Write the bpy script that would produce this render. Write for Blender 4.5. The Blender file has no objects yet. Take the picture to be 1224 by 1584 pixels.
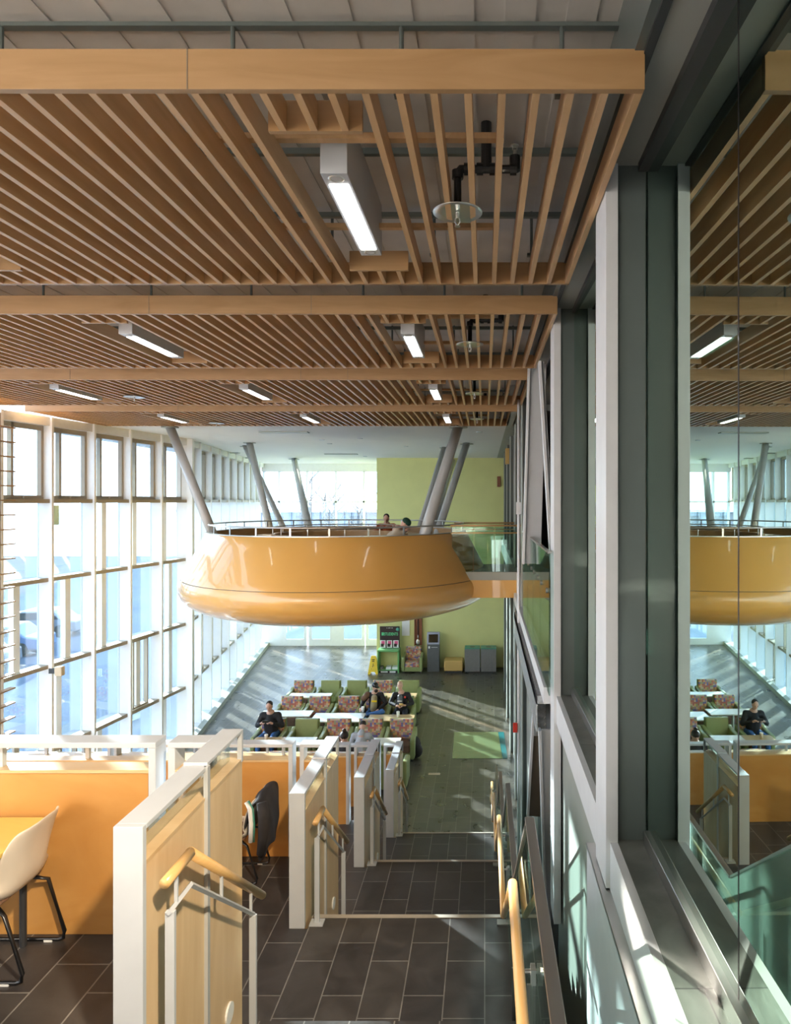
import bpy, bmesh, math, random
from mathutils import Vector, Matrix
random.seed(7)
PI = math.pi
SC = bpy.context.scene
C = SC.collection
F = 1056.0
def P(x, y, D):                       # a point of the place seen at (x, y) at distance D
    return Vector(((x-750)*D/F, D, 7+(775-y)*D/F))

# ------------------------------------------------------------------ materials
def new_mat(name):
    m = bpy.data.materials.new(name); m.use_nodes = True
    nt = m.node_tree; nt.nodes.clear()
    out = nt.nodes.new('ShaderNodeOutputMaterial')
    return m, nt, out
def pbr(name, col, rough=.5, metal=0, coat=0, spec=.5, noise=0, nscale=8, bump=0, bscale=40, stretch=(1,1,1), emit=None, es=0, sheen=0):
    m, nt, out = new_mat(name)
    b = nt.nodes.new('ShaderNodeBsdfPrincipled'); nt.links.new(b.outputs[0], out.inputs[0])
    b.inputs['Base Color'].default_value = (*col, 1); b.inputs['Roughness'].default_value = rough
    b.inputs['Metallic'].default_value = metal; b.inputs['Coat Weight'].default_value = coat
    b.inputs['Specular IOR Level'].default_value = spec
    if emit: b.inputs['Emission Color'].default_value = (*emit, 1); b.inputs['Emission Strength'].default_value = es
    if noise or bump:
        tc = nt.nodes.new('ShaderNodeTexCoord'); mp = nt.nodes.new('ShaderNodeMapping'); mp.inputs['Scale'].default_value = stretch
        nt.links.new(tc.outputs['Object'], mp.inputs[0])
    if noise:
        n = nt.nodes.new('ShaderNodeTexNoise'); n.inputs['Scale'].default_value = nscale; n.inputs['Detail'].default_value = 5
        nt.links.new(mp.outputs[0], n.inputs['Vector'])
        r = nt.nodes.new('ShaderNodeMapRange'); r.inputs['From Min'].default_value = .25; r.inputs['From Max'].default_value = .75
        r.inputs['To Min'].default_value = 1-noise; r.inputs['To Max'].default_value = 1+noise
        nt.links.new(n.outputs['Fac'], r.inputs[0])
        v = nt.nodes.new('ShaderNodeVectorMath'); v.operation = 'SCALE'; v.inputs[0].default_value = col
        nt.links.new(r.outputs[0], v.inputs['Scale']); nt.links.new(v.outputs[0], b.inputs['Base Color'])
    if bump:
        n2 = nt.nodes.new('ShaderNodeTexNoise'); n2.inputs['Scale'].default_value = bscale
        nt.links.new(mp.outputs[0], n2.inputs['Vector'])
        bp = nt.nodes.new('ShaderNodeBump'); bp.inputs['Strength'].default_value = bump; bp.inputs['Distance'].default_value = .02
        nt.links.new(n2.outputs['Fac'], bp.inputs['Height']); nt.links.new(bp.outputs[0], b.inputs['Normal'])
    return m
def wood(name, c1, c2, stretch=(1,1,8), scale=1.2, rough=.42, coat=.15):
    m, nt, out = new_mat(name)
    b = nt.nodes.new('ShaderNodeBsdfPrincipled'); nt.links.new(b.outputs[0], out.inputs[0])
    b.inputs['Roughness'].default_value = rough; b.inputs['Coat Weight'].default_value = coat; b.inputs['Coat Roughness'].default_value = .25
    tc = nt.nodes.new('ShaderNodeTexCoord'); mp = nt.nodes.new('ShaderNodeMapping'); mp.inputs['Scale'].default_value = stretch
    nt.links.new(tc.outputs['Object'], mp.inputs[0])
    n = nt.nodes.new('ShaderNodeTexNoise'); n.inputs['Scale'].default_value = scale; n.inputs['Detail'].default_value = 7; n.inputs['Distortion'].default_value = 1.3
    nt.links.new(mp.outputs[0], n.inputs['Vector'])
    cr = nt.nodes.new('ShaderNodeValToRGB'); cr.color_ramp.elements[0].position = .3; cr.color_ramp.elements[1].position = .72
    cr.color_ramp.elements[0].color = (*c2, 1); cr.color_ramp.elements[1].color = (*c1, 1)
    nt.links.new(n.outputs['Fac'], cr.inputs[0]); nt.links.new(cr.outputs[0], b.inputs['Base Color'])
    return m
def glass(name, tint, base, rough=0.0, edge=.6, gcol=(1,1,1)):      # tinted pane that reflects more at a grazing angle
    m, nt, out = new_mat(name)
    t = nt.nodes.new('ShaderNodeBsdfTransparent'); t.inputs[0].default_value = (*tint, 1)
    g = nt.nodes.new('ShaderNodeBsdfGlossy'); g.inputs['Roughness'].default_value = rough; g.inputs[0].default_value = (*gcol, 1)
    lw = nt.nodes.new('ShaderNodeLayerWeight'); lw.inputs[0].default_value = .5
    r = nt.nodes.new('ShaderNodeMapRange'); r.inputs['From Min'].default_value = .0; r.inputs['To Min'].default_value = base; r.inputs['To Max'].default_value = edge
    nt.links.new(lw.outputs['Facing'], r.inputs[0])
    mx = nt.nodes.new('ShaderNodeMixShader'); nt.links.new(r.outputs[0], mx.inputs[0]); nt.links.new(t.outputs[0], mx.inputs[1]); nt.links.new(g.outputs[0], mx.inputs[2])
    nt.links.new(mx.outputs[0], out.inputs[0])
    return m
def tiles(name, c1, c2, grout, w=.62, h=.31, rough=.35, mortar=.006, spec=.5, rot=PI/2, bump=.25):
    m, nt, out = new_mat(name)
    b = nt.nodes.new('ShaderNodeBsdfPrincipled'); nt.links.new(b.outputs[0], out.inputs[0])
    b.inputs['Specular IOR Level'].default_value = spec
    tc = nt.nodes.new('ShaderNodeTexCoord'); mp = nt.nodes.new('ShaderNodeMapping'); mp.inputs['Rotation'].default_value = (0,0,rot)
    nt.links.new(tc.outputs['Object'], mp.inputs[0])
    k = nt.nodes.new('ShaderNodeTexBrick'); k.inputs['Scale'].default_value = 1; k.inputs['Brick Width'].default_value = w; k.inputs['Row Height'].default_value = h
    k.inputs['Mortar Size'].default_value = mortar; k.inputs['Color1'].default_value = (*c1,1); k.inputs['Color2'].default_value = (*c2,1); k.inputs['Mortar'].default_value = (*grout,1)
    k.inputs['Mortar Smooth'].default_value = .2; k.offset = .37
    nt.links.new(mp.outputs[0], k.inputs['Vector'])
    n = nt.nodes.new('ShaderNodeTexNoise'); n.inputs['Scale'].default_value = 3.5; n.inputs['Detail'].default_value = 8; n.inputs['Distortion'].default_value = .8
    nt.links.new(tc.outputs['Object'], n.inputs['Vector'])
    r = nt.nodes.new('ShaderNodeMapRange'); r.inputs['From Min'].default_value = .3; r.inputs['From Max'].default_value = .7; r.inputs['To Min'].default_value = .7; r.inputs['To Max'].default_value = 1.35
    nt.links.new(n.outputs['Fac'], r.inputs[0])
    v = nt.nodes.new('ShaderNodeVectorMath'); v.operation = 'SCALE'; nt.links.new(k.outputs['Color'], v.inputs[0]); nt.links.new(r.outputs[0], v.inputs['Scale'])
    nt.links.new(v.outputs[0], b.inputs['Base Color'])
    r2 = nt.nodes.new('ShaderNodeMapRange'); r2.inputs['To Min'].default_value = rough-.1; r2.inputs['To Max'].default_value = rough+.2; nt.links.new(n.outputs['Fac'], r2.inputs[0]); nt.links.new(r2.outputs[0], b.inputs['Roughness'])
    bp = nt.nodes.new('ShaderNodeBump'); bp.inputs['Strength'].default_value = bump; bp.inputs['Distance'].default_value = .01
    nt.links.new(n.outputs['Fac'], bp.inputs['Height']); nt.links.new(bp.outputs[0], b.inputs['Normal'])
    return m
def checks(name):                     # small multicoloured woven squares
    m, nt, out = new_mat(name)
    b = nt.nodes.new('ShaderNodeBsdfPrincipled'); nt.links.new(b.outputs[0], out.inputs[0]); b.inputs['Roughness'].default_value = .8
    tc = nt.nodes.new('ShaderNodeTexCoord')
    sn = nt.nodes.new('ShaderNodeVectorMath'); sn.operation = 'SNAP'; sn.inputs[1].default_value = (.055,.055,.055)
    ad = nt.nodes.new('ShaderNodeVectorMath'); ad.operation = 'ADD'; ad.inputs[1].default_value = (.013,.017,.011)
    nt.links.new(tc.outputs['Object'], ad.inputs[0]); nt.links.new(ad.outputs[0], sn.inputs[0])
    w = nt.nodes.new('ShaderNodeTexWhiteNoise'); nt.links.new(sn.outputs[0], w.inputs['Vector'])
    cr = nt.nodes.new('ShaderNodeValToRGB'); cr.color_ramp.interpolation = 'CONSTANT'
    cols = [(.55,.22,.12),(.15,.13,.30),(.55,.42,.30),(.42,.13,.10),(.30,.30,.16),(.66,.36,.14),(.34,.22,.30)]
    e = cr.color_ramp.elements; e[0].color = (*cols[0],1); e[1].position = 1/7; e[1].color = (*cols[1],1)
    for i in range(2,7): q = e.new(i/7); q.color = (*cols[i],1)
    nt.links.new(w.outputs['Value'], cr.inputs[0]); nt.links.new(cr.outputs[0], b.inputs['Base Color'])
    return m
M = dict(
 maple = wood('maple', (.44,.265,.125), (.35,.195,.08), (1.2,6,9), 1.0, .45),
 slat = wood('slat_maple', (.68,.43,.22), (.56,.33,.15), (8,1,8), 1.2, .42),
 orange = wood('orange_ply', (.56,.29,.085), (.46,.21,.05), (.8,1,1.6), 1.6, .4, .25),
 birch = wood('birch', (.72,.52,.30), (.62,.42,.22), (6,5,1), 1.2, .42),
 birchtop = wood('birch_top', (.66,.47,.26), (.56,.37,.18), (1,4,4), 1.2, .3, .4),
 rail = wood('rail_wood', (.72,.44,.18), (.58,.33,.11), (6,1,6), 1.5, .3, .5),
 table = wood('table_top', (.70,.50,.13), (.62,.42,.09), (1,3,1), 1, .35),
 lamin = pbr('laminate', (.72,.66,.56), .3, coat=.3, noise=.05, nscale=4),
 pod = pbr('pod_shell', (.68,.38,.10), .28, coat=.6, noise=.05, nscale=1.2),
 podwood = wood('pod_wood', (.55,.33,.14), (.45,.25,.09), (2,2,8), 1, .4),
 white = pbr('white_paint', (.74,.75,.76), .4, noise=.03),
 offw = pbr('offwhite_metal', (.50,.52,.55), .35, coat=.1, noise=.04, nscale=5),
 mull = pbr('mullion_paint', (.84,.86,.88), .42, noise=.02),
 beige = pbr('beige_metal', (.36,.31,.24), .45, noise=.05),
 ceil = pbr('ceiling_paint', (.80,.78,.75), .7, noise=.02, nscale=2),
 deck = pbr('deck_grey', (.60,.57,.53), .7, noise=.10, nscale=3),
 soffit = pbr('soffit_grey', (.34,.35,.32), .55, noise=.05, nscale=3),
 steelg = pbr('column_paint', (.10,.12,.115), .32, coat=.3, noise=.05, nscale=4),
 panelg = pbr('panel_grey', (.33,.35,.31), .45, noise=.05, nscale=3),
 brown = pbr('wall_brown', (.20,.17,.13), .5, noise=.08, nscale=3),
 dark = pbr('dark_metal', (.03,.03,.032), .4),
 black = pbr('black_metal', (.008,.008,.009), .3, coat=.2),
 steel = pbr('stainless', (.55,.54,.52), .28, metal=1),
 tube = pbr('tube_paint', (.46,.47,.47), .3, coat=.3, noise=.04),
 galv = pbr('galvanised', (.50,.50,.50), .35, metal=.8, noise=.25, nscale=25),
 green = pbr('green_wall', (.66,.66,.28), .5, noise=.04, nscale=1.5),
 chairg = pbr('green_vinyl', (.27,.31,.12), .38, coat=.2, noise=.06, nscale=6),
 seatb = pbr('brown_fabric', (.16,.085,.05), .8, noise=.1, nscale=20),
 patt = checks('pattern_fabric'),
 slate = tiles('slate_tile', (.052,.046,.042), (.036,.032,.031), (.18,.17,.155), .62, .31, .36, .005),
 slateg = tiles('slate_ground', (.085,.075,.055), (.055,.05,.04), (.15,.14,.115), .62, .31, .27, .007, .85, PI/2, .06),
 ledge = tiles('slate_ledge', (.155,.16,.145), (.13,.135,.12), (.03,.03,.03), .9, 1.4, .33, .004, .7, 0, .5),
 nosing = pbr('nosing_strip', (.42,.37,.31), .5, noise=.1),
 shell = pbr('chair_shell', (.62,.55,.46), .42, noise=.03),
 skin = pbr('skin', (.58,.34,.25), .5, noise=.05, nscale=30),
 jblack = pbr('black_cloth', (.015,.013,.015), .8, noise=.2, nscale=20),
 jgrey = pbr('grey_cloth', (.42,.43,.46), .85, noise=.1, nscale=20),
 jean = pbr('jeans', (.05,.14,.36), .8, noise=.2, nscale=20),
 dpant = pbr('dark_trousers', (.03,.03,.04), .8),
 hair = pbr('dark_hair', (.02,.013,.01), .7, noise=.3, nscale=40),
 hairb = pbr('blond_hair', (.55,.40,.22), .6, noise=.2, nscale=40),
 rust = pbr('rust_cloth', (.45,.10,.03), .8), cream = pbr('cream_cloth', (.65,.55,.42), .85),
 hatg = pbr('hat_green', (.01,.05,.03), .9), tan = pbr('tan_shirt', (.35,.29,.17), .8),
 lensm = pbr('lamp_lens', (.9,.9,.9), .4, emit=(1,.985,.95), es=7.0),
 bulb = pbr('reflector', (.9,.9,.88), .2, metal=.6),
 yellow = pbr('yellow_plastic', (.80,.55,.01), .35, noise=.03), red = pbr('red_plastic', (.70,.05,.03), .4),
 rackg = pbr('rack_green', (.16,.42,.15), .4), poster = pbr('poster_black', (.022,.010,.012), .4),
 txt = pbr('print_green', (.10,.55,.25), .5), pink = pbr('print_pink', (.70,.10,.25), .5), paper = pbr('paper', (.8,.8,.78), .6),
 kiosk = pbr('kiosk_grey', (.11,.115,.12), .4, noise=.05), bezel = pbr('kiosk_bezel', (.32,.33,.42), .4), screen = pbr('screen', (.01,.008,.004), .15),
 bin = pbr('bin_grey', (.20,.19,.18), .5, noise=.08, nscale=10), teal = pbr('teal_top', (.06,.26,.19), .4), otto = pbr('otto_tan', (.60,.38,.12), .5),
 redwood = wood('mahogany', (.30,.09,.035), (.20,.055,.02), (4,4,1), 1),
 floorglass = pbr('floor_glass', (.17,.24,.12), .08, coat=1, spec=1), teald = pbr('teal_edge', (.02,.16,.17), .2),
 asphalt = pbr('asphalt', (.13,.16,.205), 1.0, spec=0, noise=.15, nscale=.4), hedge = pbr('hedge', (.08,.16,.03), .9, noise=.4, nscale=6, bump=1, bscale=12),
 farb = pbr('far_building', (.22,.25,.30), .7, noise=.1, nscale=.5), bark = pbr('bark', (.20,.17,.15), .9, noise=.2),
 cara = pbr('car_silver', (.22,.24,.27), .3, metal=.5, coat=1), carb = pbr('car_blue', (.10,.18,.35), .3, coat=1), tyre = pbr('tyre', (.02,.02,.02), .8),
 cup = pbr('paper_cup', (.62,.50,.36), .6),
 winglass = glass('window_glass', (.80,.90,.97), .04, 0, .45),
 mirror = glass('right_glass', (.50,.60,.56), .44, 0, .92, (.76,.92,.85)),
 guard = glass('guard_glass', (.82,.91,.87), .05, 0, .6, (.82,.92,.88)),
 clear = glass('clear_glass', (.90,.95,.93), .05, 0, .5),
)

# ------------------------------------------------------------------ mesh helpers
def bx(bm, x0, x1, y0, y1, z0, z1):
    vs = [bm.verts.new(p) for p in ((x0,y0,z0),(x1,y0,z0),(x1,y1,z0),(x0,y1,z0),(x0,y0,z1),(x1,y0,z1),(x1,y1,z1),(x0,y1,z1))]
    for f in ((3,2,1,0),(4,5,6,7),(0,1,5,4),(1,2,6,5),(2,3,7,6),(3,0,4,7)): bm.faces.new([vs[i] for i in f])
def prism(bm, pts, vec):              # polygon pts swept along vec
    a = [bm.verts.new(p) for p in pts]; v = Vector(vec); b = [bm.verts.new(Vector(p)+v) for p in pts]; n = len(a)
    bm.faces.new(a[::-1]); bm.faces.new(b)
    for i in range(n): bm.faces.new((a[i], a[(i+1)%n], b[(i+1)%n], b[i]))
def tube(bm, path, r, n=10, closed=False, radii=None):
    path = [Vector(p) for p in path]; rings = []; N = len(path)
    for i, p in enumerate(path):
        if closed: d = path[(i+1)%N]-path[i-1]
        else:
            d = (path[min(i+1,N-1)]-path[max(i-1,0)])
        d.normalize()
        up = Vector((0,0,1)) if abs(d.z) < .95 else Vector((0,1,0))
        s = d.cross(up).normalized(); u = s.cross(d).normalized(); rr = radii[i] if radii else r
        rings.append([bm.verts.new(p + s*rr*math.cos(2*PI*k/n) + u*rr*math.sin(2*PI*k/n)) for k in range(n)])
    for i in range(N if closed else N-1):
        a, b = rings[i], rings[(i+1)%N]
        for k in range(n): bm.faces.new((a[k], a[(k+1)%n], b[(k+1)%n], b[k]))
    if not closed: bm.faces.new(rings[0][::-1]); bm.faces.new(rings[-1])
def lathe(bm, prof, c=(0,0), n=64, a0=0, a1=2*PI):
    full = abs(a1-a0-2*PI) < 1e-6; m = n if full else n+1
    rings = [[bm.verts.new((c[0]+r*math.cos(a0+(a1-a0)*k/n), c[1]+r*math.sin(a0+(a1-a0)*k/n), z)) for k in range(m)] for r, z in prof]
    for i in range(len(rings)-1):
        for k in range(n):
            q = (rings[i][k], rings[i][(k+1)%m], rings[i+1][(k+1)%m], rings[i+1][k]); bm.faces.new(q)
def ell(bm, c, r, seg=14, rot=None):
    mt = Matrix.Translation(c) @ (rot.to_4x4() if rot else Matrix.Identity(4)) @ Matrix.Diagonal((*r,1)) if not isinstance(r,(int,float)) else Matrix.Translation(c) @ Matrix.Diagonal((r,r,r,1))
    bmesh.ops.create_uvsphere(bm, u_segments=seg, v_segments=max(6,seg*2//3), radius=1, matrix=mt)
def oriented(bm, a, b, w, t, side=Vector((1,0,0))):    # bar from a to b, width w along side, thickness t across
    a, b = Vector(a), Vector(b); d = (b-a).normalized(); s = (side - d*side.dot(d)).normalized(); u = d.cross(s)
    pts = [a+s*w/2*i+u*t/2*j for i, j in ((-1,-1),(1,-1),(1,1),(-1,1))]; prism(bm, pts, b-a)
def obj(name, bm, mat, parent=None, loc=None, smooth=False, bev=0, mats=None, **props):
    me = bpy.data.meshes.new(name); bmesh.ops.recalc_face_normals(bm, faces=bm.faces); bm.to_mesh(me); bm.free()
    o = bpy.data.objects.new(name, me); C.objects.link(o)
    for m in (mats or [mat]): me.materials.append(M[m] if isinstance(m, str) else m)
    if smooth:
        for p in me.polygons: p.use_smooth = True
    if bev:
        b = o.modifiers.new('b', 'BEVEL'); b.width = bev; b.segments = 2; b.limit_method = 'ANGLE'
    if parent: o.parent = parent
    if loc is not None: o.location = loc
    for k, v in props.items(): o[k] = v
    return o
def B(): return bmesh.new()
def box(name, d, mat, parent=None, bev=0, **props):
    bm = B(); bx(bm, *d); return obj(name, bm, mat, parent, bev=bev, **props)
def struct(name, d, mat, parent=None, bev=0):
    o = box(name, d, mat, parent, bev)
    if parent is None: o['kind'] = 'structure'
    return o
def thing(name, label, cat, loc=(0,0,0), rz=0, group=None):
    o = bpy.data.objects.new(name, None); C.objects.link(o); o.location = loc; o.rotation_euler = (0,0,rz); o.empty_display_size = .1
    o['label'] = label; o['category'] = cat
    if group: o['group'] = group
    return o
def tag(o, label, cat, group=None):
    o['label'] = label; o['category'] = cat
    if group: o['group'] = group
    return o
def dup(root, loc, rz=0, label=None):
    r = root.copy(); C.objects.link(r); r.location = loc; r.rotation_euler = (0,0,rz)
    if label: r['label'] = label
    for ch in list(root.children):
        c = ch.copy(); C.objects.link(c); c.parent = r
        for g in list(ch.children):
            d = g.copy(); C.objects.link(d); d.parent = c
    return r
def text(body, size, mat, parent, loc, rot=(PI/2,0,0), ext=.003, name='lettering', bold=0.0):
    cu = bpy.data.curves.new(name, 'FONT'); cu.body = body; cu.size = size; cu.extrude = ext; cu.align_x = 'CENTER'; cu.align_y = 'CENTER'; cu.offset = bold
    tmp = bpy.data.objects.new('t', cu); C.objects.link(tmp); bpy.context.view_layer.update(); me = bpy.data.meshes.new_from_object(tmp.evaluated_get(bpy.context.evaluated_depsgraph_get())); bpy.data.objects.remove(tmp); me.materials.clear(); me.materials.append(M[mat]); o = bpy.data.objects.new(name, me); C.objects.link(o); o.location = loc; o.rotation_euler = rot
    if parent: o.parent = parent
    return o
ORD = ['first','second','third','fourth','fifth','sixth','seventh','eighth','ninth','tenth']
TIER = ['upper','second','third','lowest']

# ------------------------------------------------------------------ floors, terraces, stairs
FZ = [5.40, 4.32, 3.24, 2.16, 1.08, 0.0]
bm = B(); prism(bm, [(-9.75,13,-.3),(3.2,13,-.3),(3.2,33.4,-.3),(-10.95,33.4,-.3),(-8.85,19.9,-.3)], (0,0,.3)); o = obj('floor', bm, 'slateg'); o['kind'] = 'structure'
struct('floor', (.3, 3.2, 2, 13.0, -.3, 0), 'slateg'); struct('floor', (.3,.80,-.5,9.0,0,1.9), 'panelg')  # second block: void floor added high to bounce light onto the side wall
for k in range(5):                       # terraces beside the windows
    y1 = 1.35+3*k; y0 = y1-3 if k else -1.5
    struct('floor', (-9.7, -1.72, y0, y1, -.2, FZ[k]), 'slate')
    ya = (1.7+3*(k-1)) if k else -1.5; ye = [3.12,6.0,9.02,12.01][k-1] if k else .2
    struct('floor', (-1.56, .30, ya, .2+3*k, -.2, FZ[k]), 'slate')
    struct('floor', (-1.72, -1.56, ya-.3 if k else -1.5, ye, -.2, FZ[k]), 'slate')
    n = 6                                 # steps down to the next landing
    bm = B(); run = 1.5/(n-1) if False else 1.5/5
    for s in range(5):
        bx(bm, -1.56, .30, .2+3*k+s*run, .2+3*k+(s+1)*run, -.2, FZ[k]-(s+1)*.18)
    o = obj('stairs', bm, 'slate'); o['kind'] = 'structure'
    o = box('trim_%d' % (k+1), (-1.56, .24, .155+3*k, .20+3*k, FZ[k]-.03, FZ[k]+.006), 'nosing'); o['kind'] = 'structure'

# ------------------------------------------------------------------ ceiling: deck, soffit, white ceiling
struct('ceiling', (-9.6, .69, 2.0, 16.5, 9.38, 9.6), 'deck')
bm = B()
for i in range(34):                       # deck ribs
    x = -9.5+i*.3; bx(bm, x, x+.15, 2.0, 16.5, 9.372, 9.38)
o = obj('trim_21', bm, 'deck'); o['kind'] = 'structure'
struct('ceiling', (.70, 4.2, -.5, 14.0, 8.98, 9.6), 'soffit')
struct('ceiling', (-11.5, .52, 16.5, 34, 8.81, 9.6), 'ceil')
struct('trim_22', (.52, .80, 14.0, 29, 8.81, 9.6), 'soffit')
struct('trim_23', (.66, .70, 2.0, 14.0, 8.98, 9.38), 'steelg')
bm = B()
bx(bm, -9.3,.66, 3.345,3.385, 9.33,9.35)
for y in (4.5, 5.5, 7.1, 8.2, 9.1, 10.7, 12.2, 14.3): bx(bm, -9.3,.66, y,y+.04, 9.29,9.33)
o = obj('trim_20', bm, 'steelg'); o['kind'] = 'structure'
# seam, recessed slots, sprinklers, diffusers on the white ceiling
for i, (x, y, L) in enumerate([(440,668,.9),(528,702,.9),(350,700,.7),(375,708,.7)]):
    D = 1.81*F/(775-y); p = P(x, y, D)
    bm = B(); bx(bm, p.x-L*.7, p.x+L*.7, D-.12, D+.12, 8.78, 8.812)
    tag(obj('ceiling_diffuser', bm, 'panelg'), ['narrow dark slot diffuser in white ceiling just past the wooden slats','slot diffuser in white ceiling nearest the green wall','small slot diffuser by the windows, nearer of two','small slot diffuser by the windows, farther of two'][i], 'vent')
for i, (x, y) in enumerate([(498,680),(557,678),(510,686),(565,706),(628,690),(742,668)]):
    D = 1.81*F/(775-y); p = P(x, y, D); bm = B()
    lathe(bm, [(0,8.79),(.07,8.79),(.09,8.812)], (p.x,p.y), 16)
    tag(obj('ceiling_downlight', bm, 'offw'), 'small round fitting flush in the white ceiling', 'ceiling fitting', 'round fittings in the white ceiling')

# ------------------------------------------------------------------ wooden slat ceiling panels
PX0, PX1 = -9.3, .7045
LX = [-.83, -3.87, -6.91]
names4 = ['nearest wooden slat ceiling panel with the deepest fascia board','second wooden slat ceiling panel from the front','third wooden slat ceiling panel, narrow in view','last wooden slat ceiling panel before the white ceiling']
has_light = [[0,1],[0,1,2],[0,1,2],[0,1,2]]
for k in range(4):
    y0 = 3.0+3.6*k; y1 = y0+2.72
    t = thing('slat_ceiling_panel', names4[k], 'ceiling panel', (0,y0,8.81), 0, 'wooden slat ceiling panels')
    bm = B(); bx(bm, PX0, PX1, 0, .035, 0, .178); obj('fascia_board', bm, 'maple', t, bev=.002)
    bm = B(); bx(bm, PX0, PX1, 2.685, 2.72, 0, .178); obj('back_board', bm, 'maple', t)
    bm = B()
    for jx in (-1.31-.37*k, -3.75+.5*k, -6.2): bx(bm, jx, jx+.004, -.002, .0, .0, .178)
    obj('board_joint', bm, 'brown', t)
    def cut(x):
        for j in has_light[k]:
            if LX[j]-.20 < x < LX[j]+.20: return True
        return False
    bm = B(); x = PX1-.036; i = 0
    while x > PX0:
        if cut(x+.018):
            bx(bm, x, x+.034, .035, .34, .0, .14); bx(bm, x, x+.034, 2.38, 2.685, .0, .14)
        else:
            bx(bm, x, x+.034, .035, 2.685, .0, .14)
        x -= .152
    obj('slats', bm, 'slat', t)
    bm = B()                                # cross battens above the slats
    for yy in (.68, 1.88): bx(bm, PX0, PX1-.6, yy, yy+.05, .145, .178)
    obj('batten', bm, 'slat', t)
    bm = B()
    for j in has_light[k]:
        for yy in (.34, 2.35): bx(bm, LX[j]-.23, LX[j]+.23, yy, yy+.03, 0, .15)
    obj('opening_frame', bm, 'maple', t)
    for hx in [.38,-.41,-1.24,-2.38,-3.4,-4.5,-5.6,-6.7,-7.8]:
        for hy in (.36, 2.55):
            bm = B(); tube(bm, [(hx,hy,.178),(hx,hy,.54)], .012, 8); bx(bm, hx-.035,hx+.035, hy-.02,hy+.02, .178,.20); obj('hanger_rod', bm, 'steelg', t)
lightlab = ['nearest long ceiling light beside the round heat shields','long ceiling light in the nearest slat panel at the picture edge']
ln = 0
def ceiling_light(x, y, label):
    t = thing('ceiling_light', label, 'ceiling light', (x,y,8.80), 0, 'long lights set in the slat ceiling')
    bm = B(); bx(bm, -.075,.075, -.63,.63, .0,.37); obj('housing', bm, 'offw', t, bev=.004)
    box('diffuser', (-.055,.055,-.50,.50,-.006,.004), 'lensm', t)
    for s in (-1,1):
        bm = B(); lathe(bm, [(.0,.01),(.022,.004),(.038,-.004),(.045,.0)], (0,s*.565), 18); obj('spot_lamp', bm, 'bulb', t, smooth=True)
    return t
pw = ['nearest','second','third','last']; rw = ['beside the glazed side','in the middle of the hall','toward the window wall']
for k in range(4):
    for j in has_light[k]:
        ceiling_light(LX[j], 3.0+3.6*k+1.38, 'long white ceiling light in the %s slat panel, %s' % (pw[k], rw[j]))
# heat shields with black pipework
for k in range(4):
    yc = 3.0+3.6*k
    t = thing('sprinkler', 'sprinkler head under a round steel disc on black pipe, above the %s slat panel' % pw[k], 'sprinkler', (-.17, yc+1.28, 8.81), 0, 'sprinklers with round discs')
    bm = B(); lathe(bm, [(0,.012),(.10,.012),(.155,.0),(.155,-.004),(.10,.004),(0,.004)], (0,0), 32); obj('heat_shield', bm, 'steel', t, smooth=True)
    bm = B(); tube(bm, [(0,0,.01),(0,0,.24)], .024, 12); tube(bm, [(0,0,.24),(.02,.01,.275),(.06,.02,.28),(.36,.02,.28)], .026, 12)
    tube(bm, [(.18,.02,.28),(.18,.02,.57)], .034, 12)
    for q in (.06,.14,.22,.35): tube(bm, [(q-.02,.02,.28),(q+.02,.02,.28)], .037, 12)
    tube(bm, [(0,0,.21),(0,0,.26)], .036, 12); tube(bm, [(.36,.02,.27),(.36,.02,.36)], .034, 12)
    obj('pipework', bm, 'black', t, smooth=False)
    bm = B(); tube(bm, [(0,0,0),(0,0,-.04)], .012, 8); tube(bm, [(-.012,0,-.04),(-.016,0,-.06),(0,0,-.085)], .004, 6); tube(bm, [(.012,0,-.04),(.016,0,-.06),(0,0,-.085)], .004, 6); lathe(bm, [(0,-.085),(.018,-.085),(.018,-.09),(0,-.09)], (0,0), 12)
    obj('sprinkler_head', bm, 'steel', t)
    bm = B(); tube(bm, [(.36,.02,.36),(.36,.02,.40)], .012, 8); lathe(bm, [(0,.43),(.025,.43),(.025,.425),(0,.425)], (.36,.02), 12); tube(bm, [(.348,.02,.40),(.344,.02,.43)], .004, 6); tube(bm, [(.372,.02,.40),(.376,.02,.43)], .004, 6); obj('upright_head', bm, 'steel', t)
for i,(x,y,l) in enumerate([(208,609,'third'),(335,651,'last')]):
    D = 1.84*F/(775-y); p = P(x,y,D)
    t = thing('sprinkler', 'small steel sprinkler disc below the %s slat panel, toward the windows' % l, 'sprinkler', (p.x,p.y,8.78))
    bm = B(); lathe(bm, [(0,.01),(.12,.008),(.17,0),(.12,.002),(0,.002)], (0,0), 24); obj('heat_shield', bm, 'steel', t, smooth=True)
    bm = B(); tube(bm, [(0,0,-.07),(0,0,.30)], .012, 8); obj('sprinkler_head', bm, 'steel', t)

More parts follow.
